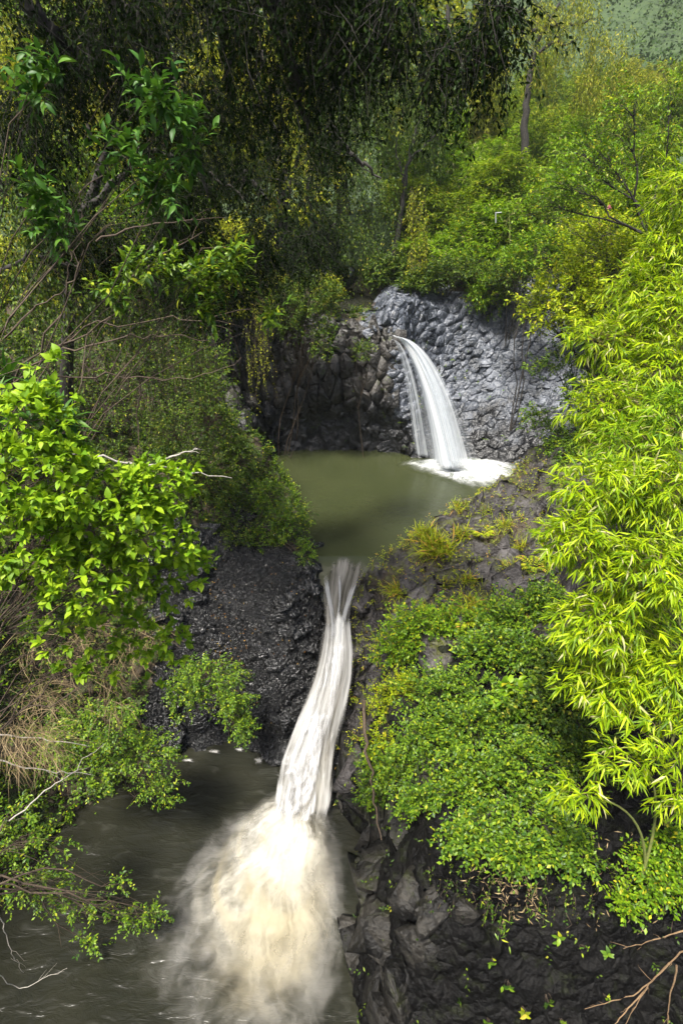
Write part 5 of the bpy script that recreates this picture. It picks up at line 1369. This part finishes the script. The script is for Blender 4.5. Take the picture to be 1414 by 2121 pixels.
shrub('leafy_sapling', 'green sapling with soft leafy shoots before the dark trees', 'sapling', (-5.2, 6.4, 9.4), [B(330, 210, 6.6, 75, 45, .3), B(250, 320, 6.6, 60, 40, .25), B(400, 300, 6.8, 60, 50, .25), B(120, 150, 6.4, 50, 35, .25), B(60, 190, 6.4, 50, 40, .2), B(330, 400, 6.8, 70, 40, .25), B(90, 400, 6.4, 45, 45, .25), B(120, 470, 6.5, 55, 40, .25)], 150, 8, 0.13, M['lf_lance'], M['bark_brown'], 911, twig=0.28, asp=0.38, T=T_OVATE, spread=0.8, shell=0.2, lump=0.4, single=160, limb_r=0.012, wig=0.03, show_twigs=0.12)
shrub('leafy_sapling', 'light green leafy shoots swaying in front of the left cliff', 'sapling', (-5.0, 7.4, 8.9), [B(300, 560, 7.6, 70, 35, .3), B(400, 580, 7.8, 70, 40, .3), B(470, 560, 7.8, 55, 40, .25), B(490, 510, 7.8, 25, 16, .12), B(570, 650, 7.9, 22, 26, .12), B(230, 600, 7.5, 50, 30, .2), B(420, 640, 7.8, 50, 25, .2)], 190, 8, 0.12, M['lf_shrub'], M['bark_brown'], 912, twig=0.3, asp=0.36, T=T_OVATE, spread=0.7, shell=0.2, lump=0.4, single=160, limb_r=0.012, bias=(0.4, 0, 0.3), wig=0.03, show_twigs=0.12)

# ------------------------------------------------------------------ trees behind: prototypes with shared meshes
def proto_crown(seed, leaf, mat, n, K, lobes=9, droop=0.2, asp=0.5, R=1.0, T=T_DIAMOND):
    rg = np.random.default_rng(seed)
    bl = []
    for i in range(lobes):
        d = nrm(rg.normal(0, 1, 3)); 
        bl.append((np.array([0, 0, 0.0]) + d * np.array([0.62, 0.62, 0.5]) * R, np.full(3, R * rg.uniform(0.3, 0.5)) * np.array([1, 1, 0.8])))
    P, O, w = blob_pts(bl, n, rg, 0.6, 0.45, 0.3, seed)
    D = nrm(O + rg.normal(0, 0.4, (n, 3)) + np.array([0, 0, 0.1]))
    LP, LD, LU = twig_leaves(P, D, np.full(n, 0.14 * R), K, rg, 0.8, droop)
    V, Fc, tt = leaves_geom(LP, LD, LU, leaf * rg.uniform(0.6, 1.3, len(LP)), leaf * asp * np.ones(len(LP)), T, rg.random(len(LP)))
    return mesh_np('crown', V, Fc, mat, False, tt)
def proto_trunk(seed, h=3.0, r=0.12, mat='bark_dark'):
    rg = np.random.default_rng(seed)
    paths = [bow((0, 0, -h), (rg.normal(0, .2), rg.normal(0, .2), 0), 9, 0, 0.03, rg)]
    rr = [np.linspace(r, r * 0.5, 9)]
    for i in range(5):
        d = nrm(rg.normal(0, 1, 3) + np.array([0, 0, 0.6]))
        paths.append(bow(paths[0][5 + i % 3], d * 0.75, 9, 0.05, 0.05, rg)); rr.append(np.linspace(r * 0.4, r * 0.1, 9))
    V, Q = tube_geom(np.array(paths), np.array(rr), 6)
    return mesh_np('trunk', V, Q, M[mat], True)

CROWNS = {}
for key, mt, leaf, asp in (('bright', 'lf_yellow', 0.07, 0.45), ('mid', 'lf_mid', 0.06, 0.5), ('green', 'lf_shrub_br', 0.06, 0.5)):
    CROWNS[key] = M[mt]
CROWN_MESH = [proto_crown(950 + i, 0.063, M['lf_mid'], 900, 9, asp=0.48) for i in range(3)]
TRUNKS = [proto_trunk(960 + i) for i in range(3)]
def tree_at(label, px, py, Y, R_px, key, i, group, name='tree', sz=1.0):
    d = ray(px, py); t = Y / d[1]; R = R_px * t / FOCAL_PX
    c = np.array([0, 0, CAM_Z]) + d * t
    root = thing(name, c - np.array([0, 0, 3.0 * R]), label, 'tree', group)
    cr = link('crown', CROWN_MESH[i % 3], root, (0, 0, 3.0 * R)); cr['kind'] = 'stuff'
    cr.material_slots[0].link = 'OBJECT'; cr.material_slots[0].material = CROWNS[key]
    tr = link('trunk', TRUNKS[i % 3], root, (0, 0, 3.0 * R))
    a = (i * 2.1) % 6.28
    for o, s in ((cr, 1.0), (tr, 1.0)):
        o.rotation_euler = (0, 0, a); o.scale = (R, R, R * sz)
    return root
BT = 'trees standing behind the dark canopy'
BT_LABELS = ['low sunlit yellow tree at the left edge behind the tangled stems', 'sunlit yellow green tree behind the left sapling', 'sunlit yellow tree glimpsed high between the hanging boughs, left of middle',
 'green tree just above the cliff vines on the left', 'sunlit yellow green tree behind the second dark tree', 'green tree at the left edge behind the sapling', 'low yellow green tree over the left cliff top',
 'tall green tree behind the top left boughs', 'tall yellow green tree right behind the top middle boughs', 'yellow green tree in the gap beside the thick bent limb', 'dull green tree beside the shaded stream', 'small sunlit tree above the bent brown stems',
 'dull green tree in the middle of the dark canopy', 'yellow green tree in the top left corner', 'yellow green tree at the top edge under the big limb', 'far green tree at the top edge, middle of the picture', 'far yellow green tree at the top edge beside the yellowing tree', 'yellow green tree halfway up behind the sapling leaves', 'yellow green tree at the left edge, high behind the sapling']
for i, (px, py, Y, R, k) in enumerate([(30, 600, 22, 130, 'bright'), (180, 300, 26, 150, 'bright'), (400, 200, 28, 150, 'bright'), (330, 480, 24, 140, 'green'), (560, 330, 29, 150, 'bright'), (60, 360, 24, 140, 'green'), (480, 560, 25, 120, 'bright'), (180, 120, 32, 180, 'green'), (560, 120, 34, 170, 'bright'), (350, 330, 30, 130, 'bright'), (640, 480, 30, 100, 'mid'), (150, 520, 21, 100, 'bright'), (460, 400, 31, 120, 'mid'), (60, 60, 34, 190, 'bright'), (330, 20, 38, 200, 'bright'), (720, 60, 40, 190, 'green'), (900, 60, 44, 180, 'bright'), (250, 210, 30, 150, 'bright'), (20, 220, 28, 150, 'bright')]):
    tree_at(BT_LABELS[i], px, py, Y, R, k, i, BT)
# hanging trees over the stream
hanging_tree('hanging_tree', 'shaded tree with hanging leaf curtains beside the stream', gnd(-1.8, 31.5), [[gnd(-1.8, 31.5), (-1.8, 31.2, 15), (-1.2, 31, 18), (0, 30.5, 20.5)], [(-1.2, 31, 18), at_y(730, 330, 30), at_y(790, 380, 30)], [(-1.8, 31.2, 15), at_y(690, 500, 30), at_y(700, 570, 30)]],
    [B(720, 300, 31, 70, 110, 1.6), B(780, 420, 30.5, 60, 100, 1.4), B(700, 470, 30, 60, 70, 1.2), B(760, 180, 32, 80, 110, 1.8), B(790, 520, 30, 50, 40, 1.0)], 1500, 16, 0.8, 2.0, 0.15, M['lf_mid'], 921, 0.16, T=T_DIAMOND)
hanging_tree('hanging_tree', 'pale leaved tree with forked dark trunk left of the grove', gnd(2.8, 33), [[gnd(2.8, 33), at_y(830, 440, 33), at_y(845, 330, 33), at_y(870, 240, 33)], [at_y(838, 390, 33), at_y(820, 310, 33), at_y(815, 250, 33)], [at_y(845, 330, 33), at_y(900, 280, 33), at_y(930, 220, 33)]],
    [B(850, 230, 33.5, 70, 60, 1.6), B(820, 150, 34, 80, 70, 1.8), B(900, 200, 34, 60, 60, 1.5), B(880, 300, 33.5, 50, 40, 1.2)], 700, 16, 0.6, 1.6, 0.17, M['lf_mid'], 922, 0.15, T=T_DIAMOND, asp=0.3)
vines('pale yellow vine curtain hanging like a pillar in front of the grove', [at_y(rgv.uniform(848, 885), rgv.uniform(380, 540), 28.8 + rgv.normal(0, .25)) for _ in range(75)], 923, M['lf_yellow'], 0.8, 1.6, 0.15, K=18, asp=0.4)
vines('yellow leaf cluster high in the pale tree', [at_y(rgv.uniform(808, 832), rgv.uniform(205, 250), 32 + rgv.normal(0, .15)) for _ in range(16)], 924, M['lf_yellow'], 0.4, 0.8, 0.24, K=9, asp=0.35)
# ferny growth over the top of the basalt wall
for k, (px, py, Y, rw, rh, mt, lb) in enumerate([(930, 560, 28.6, 60, 30, 'mid', 'dark low bush over the wall behind the waterfall'), (1020, 600, 28.2, 40, 45, 'green', 'bright creeper bush spilling down the wall top'), (1000, 540, 29.5, 60, 40, 'green', 'leafy bush at the foot of the grove'), (1070, 560, 27.5, 50, 45, 'mid', 'dark bush between creeper and yellow green tree'), (800, 560, 29.6, 40, 35, 'mid', 'dark bush beside the shaded stream'), (870, 585, 28.6, 40, 18, 'mid', 'low weeds on the rock rim above the waterfall'), (1110, 520, 25, 60, 50, 'green', 'light bush under the bent bare tree'), (1000, 480, 31, 70, 50, 'green', 'rounded light bush in front of the grove')]):
    c, r = B(px, py, Y, rw, rh)
    shrub('wall_top_bush', lb, 'shrub', gnd(c[0], c[1] + 0.3), [(c, r), (c + r * np.array([0.7, 0, 0.2]), r * 0.6), (c - r * np.array([0.7, 0, 0.3]), r * 0.6)], 420, 9, 0.13, M[{'mid': 'lf_mid', 'green': 'lf_shrub_br'}[mt]], M['bark_dark'], 930 + k, 'bushes along the wall top', twig=0.4, lump=0.45, shell=0.4, T=T_DIAMOND)

# bamboo grove
def proto_plume(seed, H=9.0):
    rg = np.random.default_rng(seed)
    paths = []; LPs = []
    n_c = 4
    allP = []; allD = []; allL = []
    for c in range(n_c):
        a = np.array([rg.normal(0, .4), rg.normal(0, .4), 0]); ang = rg.uniform(0, 6.28); lean = rg.uniform(0.6, 2.0)
        hh = H * rg.uniform(0.75, 1.05)
        tip = a + np.array([math.cos(ang) * lean, math.sin(ang) * lean, hh])
        t = np.linspace(0, 1, 16)[:, None]
        P = a + (tip - a) * np.concatenate([t ** 2, t ** 2, np.sin(t * 1.45) / math.sin(1.45)], 1)
        paths.append(P)
        n = 190
        s = rg.uniform(0.22, 1.0, n) ** 0.9
        C = np.stack([np.interp(s, t[:, 0], P[:, k]) for k in range(3)], 1)
        out = nrm(np.concatenate([rg.normal(0, 1, (n, 2)), rg.normal(0.1, 0.4, (n, 1))], 1))
        rad = 1.15 * np.sqrt(np.clip(1.02 - s, 0.02, 1)) * rg.uniform(0.3, 1.0, n) + 0.1
        allP.append(C + out * rad[:, None]); allD.append(nrm(out + np.array([0, 0, 0.15]))); allL.append(rg.uniform(0.3, 0.6, n))
    P, D, L_ = np.concatenate(allP), np.concatenate(allD), np.concatenate(allL)
    LP, LD, LU = twig_leaves(P, D, L_, 8, rg, 0.7, 0.45, wob=0.3)
    V, Fc, tt = leaves_geom(LP, LD, LU, 0.3 * rg.uniform(0.6, 1.2, len(LP)), 0.055 * np.ones(len(LP)), T_DIAMOND, rg.random(len(LP)))
    Vc, Qc = tube_geom(np.array(paths), np.tile(np.linspace(0.04, 0.01, 16), (n_c, 1)), 5)
    return V, Fc, tt, mesh_np('culms', Vc, Qc, M['culm'], True)
PL = []
for i in range(5):
    V, Fc, tt, cm = proto_plume(970 + i)
    PL.append((mesh_np('foliage', V, Fc, M['lf_grove'], False, tt), cm))
GROVE = []
rgg = np.random.default_rng(77)
ORD = ['leftmost', 'second', 'third', 'fourth', 'fifth', 'sixth', 'seventh', 'eighth', 'ninth', 'tenth', 'eleventh']
def row(Y, x0, x1, n, y0, y1, H=9.0, mats=(0, 0, 1), lb=''):
    for k in range(n):
        x = x0 + (x1 - x0) * (k + rgg.uniform(-.3, .3)) / max(n - 1, 1)
        GROVE.append((('leftmost ' + lb) if k == 0 else ('rightmost ' + lb) if k == n - 1 else ORD[k] + ' from the left, ' + lb, x, rgg.uniform(y0, y1), Y + rgg.normal(0, 0.8), H * rgg.uniform(0.85, 1.15), mats[rgg.integers(len(mats))]))
row(31.5, 880, 1060, 6, 400, 490, 5.5, (1, 0, 1), 'short bright bamboo plume in the front row behind the wall top')
row(33.5, 870, 1120, 7, 320, 430, 7, (0, 1), 'bamboo plume of the second row behind the waterfall')
row(36, 850, 1250, 9, 270, 350, 8, (0, 0, 1), 'bamboo plume of the grove just above the white frame')
row(40, 840, 1330, 10, 220, 300, 9, lb='bamboo plume in the middle of the grove')
row(45, 900, 1400, 11, 170, 250, 10, (0, 0, 2), 'bamboo plume level with the foot of the yellowing tree')
row(52, 950, 1430, 11, 130, 210, 10, (0, 2), 'pale bamboo plume high on the slope right of the yellowing tree')
row(62, 1100, 1440, 10, 110, 170, 11, (0, 2), 'small pale bamboo plume near the top of the slope')
row(75, 1150, 1460, 11, 90, 140, 11, (0, 2, 2), 'farthest pale bamboo plume below the wooded hill')
row(50, 500, 900, 8, 60, 160, 10, lb='bamboo plume far behind the dark canopy')
row(28, 1260, 1420, 5, 230, 340, 8, (0, 1), 'bamboo plume behind the bent sparse tree')
row(24, 1300, 1440, 4, 330, 420, 7, (0, 0, 1), 'bamboo plume at the right edge above the tall near bamboo')
for k, (lb, x, y, Y, H, mi) in enumerate(GROVE):
    tip = at_y(x, y, Y)
    root = thing('bamboo_plume', tip - np.array([0, 0, H]), lb, 'bamboo', 'bamboo plumes of the grove')
    f, cmesh = PL[k % 5]
    for o, kd in ((link('foliage', f, root), 'stuff'), (link('culms', cmesh, root), None)):
        if kd:
            o['kind'] = kd
            o.material_slots[0].link = 'OBJECT'; o.material_slots[0].material = M[('lf_grove', 'lf_bamboo_dk', 'lf_yellow')[mi]]
        o.rotation_euler = (0, 0, rgg.uniform(0, 6.28)) if kd else root.children[0].rotation_euler
        o.scale = (1.0, 1.0, H / 9.0)

# yellowing tree with dark limbs, and the bent sparse tree
Yt = 38
hanging_tree('spreading_tree', 'yellowing tree with dark spreading limbs at the top right', at_y(1090, 420, Yt), [[at_y(1090, 420, Yt), at_y(1085, 260, Yt), at_y(1095, 160, Yt), at_y(1110, 90, Yt)], [at_y(1100, 65, Yt), at_y(1150, 50, Yt), at_y(1200, 50, Yt), at_y(1235, 35, Yt)], [at_y(1095, 120, Yt), at_y(1150, 85, Yt), at_y(1165, 95, Yt), at_y(1195, 80, Yt)], [at_y(1110, 90, Yt), at_y(1140, 40, Yt), at_y(1160, 0, Yt), at_y(1180, -40, Yt)]],
    [B(1120, 20, Yt, 50, 50, 1.8), B(1190, 20, Yt, 60, 40, 1.8), B(1180, 110, Yt, 60, 45, 1.8), B(1250, 110, Yt + 1, 55, 55, 1.8), B(1270, 170, Yt + 1, 35, 40, 1.5), B(1120, 130, Yt, 40, 40, 1.5), B(1210, 180, Yt, 50, 30, 1.5)], 900, 14, 0.6, 1.7, 0.2, M['lf_yellow'], 981, 0.26, T=T_DIAMOND, asp=0.25)
Ys = 17.5
st = shrub('bent_tree', 'bent sparse tree with dark crooked branches on the right bank', 'tree', at_y(1345, 490, Ys), [B(1260, 330, Ys, 80, 50, .8), B(1160, 390, Ys + .5, 80, 40, .8), B(1110, 430, Ys + .8, 60, 40, .7), B(1290, 220, Ys, 50, 60, .7), B(1390, 220, Ys, 30, 80, .6), B(1200, 300, Ys + .5, 60, 40, .7)], 420, 9, 0.1, M['lf_shrub_br'], M['bark_dark'], 982, twig=0.4, shell=0.15, lump=0.5, limb_r=0.035, show_twigs=0.6, sag=0.06, wig=0.05, T=T_SMALL)
pt = thing('pink_flower', at_y(1262, 428, 16.8), 'single pink flower head in the bent tree', 'flower')
Pp = np.random.default_rng(5).normal(0, 1, (14, 3)); M['lf_pink'] = leaf_mat('pink_petal', stops3((0.5, 0.12, 0.2), (0.6, 0.2, 0.3), (0.65, 0.3, 0.4)), 0.3)
put_leaves(pt, np.tile(np.array(pt.location), (14, 1)), nrm(Pp), np.tile([0, 0, 1.0], (14, 1)), np.full(14, 0.09), 0.5, T_SMALL, M['lf_pink'], np.random.default_rng(6), name='petals')
fr = thing('white_frame', at_y(1026, 455, 29), 'small white pipe frame half hidden in the grove', 'frame')
M['white_pipe'] = bark_mat('white_painted_pipe', (0.3, 0.32, 0.32), (0.4, 0.41, 0.4), 4)
put_branches(fr, [np.linspace(at_y(1026, 462, 29), at_y(1026, 440, 29), 4)], [0.022], [0.022], M['white_pipe'], 'post', 8)
put_branches(fr, [np.linspace(at_y(1025, 441, 29), at_y(1038, 440, 29), 4)], [0.022], [0.022], M['white_pipe'], 'rail', 8)

# ------------------------------------------------------------------ ground cover and the far wood
def ground_cover(name, label, regs, n, K, leaf, mat, seed, sel=None, asp=0.5):
    rg = np.random.default_rng(seed)
    q = TQ[np.isin(FR, regs)]
    C = TV[q].mean(1)
    ok = in_frame(C, 150)
    if sel is not None: ok &= sel(C)
    q, C = q[ok], C[ok]
    i = rg.integers(0, len(C), n)
    Nn = nrm(TN[q[i]].mean(1))
    keep = fbm(C[i] * 1.1, 3, seed) > -0.28
    P, Nn = C[i][keep], Nn[keep]
    D = nrm(Nn * 0.6 + rg.normal(0, 0.5, P.shape) + np.array([0, -0.15, 0.35]))
    L_ = rg.uniform(0.15, 0.5, len(P))
    LP, LD, LU = twig_leaves(P, D, L_, K, rg, 0.9, 0.2)
    V, Fc, tt = leaves_geom(LP, LD, LU, leaf * rg.uniform(0.6, 1.3, len(LP)), leaf * asp * np.ones(len(LP)), T_DIAMOND, rg.random(len(LP)))
    tag(link(name, mesh_np(name, V, Fc, mat, False, tt)), label, None, None, 'stuff')
ground_cover('left_undergrowth', 'low green undergrowth covering the left bank', [0], 8500, 9, 0.1, M['lf_mid'], 991)
ground_cover('left_weeds', 'yellow green weeds scattered over the left bank', [0], 2500, 8, 0.09, M['lf_shrub_br'], 992)
ground_cover('right_undergrowth', 'low green undergrowth on the right bank', [8], 3500, 9, 0.11, M['lf_shrub'], 993)
ground_cover('forest_undergrowth', 'undergrowth below the trees behind the falls', [7, 6], 4200, 9, 0.15, M['lf_mid'], 994, sel=lambda C: (C[:, 2] > 11.7))
ground_cover('shoulder_weeds', 'scattered small weeds on the rock shoulder', [2], 2200, 8, 0.08, M['lf_grass'], 995, asp=0.35)
ground_cover('wall_weeds', 'small weeds rooted in the joints of the basalt wall', [5], 90, 6, 0.09, M['lf_shrub_br'], 996)
ground_cover('cliff_weeds', 'small weeds rooted in cracks of the cliffs', [3, 4], 260, 6, 0.075, M['lf_mid'], 997)

def far_wood():
    rg = np.random.default_rng(5)
    n = 2300
    Y = rg.uniform(85, 300, n); X = Y * np.where(rg.random(n) < 0.72, rg.uniform(0.2, 0.75, n), rg.uniform(-0.5, 0.2, n))
    P = np.stack([X, Y, far_h(X, Y) + 0.3], 1)
    s = rg.uniform(1.2, 2.8, len(P)); K = 64
    d = nrm(rg.normal(0, 1, (len(P), K, 3)) + np.array([0, -0.3, 0.4]))
    LP = (P[:, None] + d * (s[:, None, None] * rg.uniform(0.7, 1.1, (len(P), K, 1)))).reshape(-1, 3)
    LD = nrm(d.reshape(-1, 3) + rg.normal(0, 0.8, (len(LP), 3)))
    ln = np.repeat(s, K) * 0.22 * rg.uniform(0.6, 1.2, len(LP))
    V, Fc, tt = leaves_geom(LP, LD, rg.normal(0, 1, LP.shape), ln, ln * 0.75, T_DIAMOND, np.clip(np.repeat(rg.random(len(P)), K) * 0.75 + 0.25 * rg.random(len(LP)), 0, 1))
    tag(link('far_wood', mesh_np('far_wood', V, Fc, M['lf_far'], False, tt)), 'dense wood covering the far hillside', None, None, 'stuff')
far_wood()

def bank_cover(name, label, ground, seed, n=2600):
    rg = np.random.default_rng(seed)
    me = bpy.data.objects[ground].data
    co = np.zeros(len(me.vertices) * 3, np.float32); me.vertices.foreach_get('co', co); co = co.reshape(-1, 3).astype(float)
    near = co[np.abs(co[:, 0]) < 24]
    P = near[rg.integers(0, len(near), n)] + rg.uniform(-1, 1, (n, 3)) * np.array([0.9, 0.7, 0.15])
    D = nrm(rg.normal(0, 0.5, (n, 3)) + np.array([0, -0.1, 0.7]))
    LP, LD, LU = twig_leaves(P, D, rg.uniform(0.4, 1.1, n), 9, rg, 0.9, 0.2)
    ln = 0.26 * rg.uniform(0.6, 1.3, len(LP))
    V, Fc, tt = leaves_geom(LP, LD, LU, ln, ln * 0.5, T_DIAMOND, rg.random(len(LP)))
    tag(link(name, mesh_np(name, V, Fc, M['lf_mid'], False, tt)), label, None, None, 'stuff')
bank_cover('left_bank_cover', 'bushy growth on the bank beyond the left edge', 'bank_left_of_frame', 998)
bank_cover('right_bank_cover', 'bushy growth on the bank beyond the right edge', 'bank_right_of_frame', 999)

# ------------------------------------------------------------------ moist air: far slopes fade a little
def haze():
    m, nt, out = mat_new('moist_air')
    v = N(nt, 'VolumePrincipled')
    v.inputs['Color'].default_value = (0.9, 0.95, 0.97, 1)
    v.inputs['Density'].default_value = 0.0004
    v.inputs['Anisotropy'].default_value = 0.2
    nt.links.new(v.outputs[0], out.inputs['Volume'])
    x0, x1, y0, y1, z0, z1 = -190, 200, -30, 340, -2.2, 190
    V = np.array([(x, y, z) for x in (x0, x1) for y in (y0, y1) for z in (z0, z1)], float)
    Q = np.array([(0, 1, 3, 2), (4, 6, 7, 5), (0, 4, 5, 1), (2, 3, 7, 6), (0, 2, 6, 4), (1, 5, 7, 3)])
    tag(link('haze', mesh_np('haze', V, Q, m)), 'thin moist haze filling the valley', None, None, 'stuff')
haze()
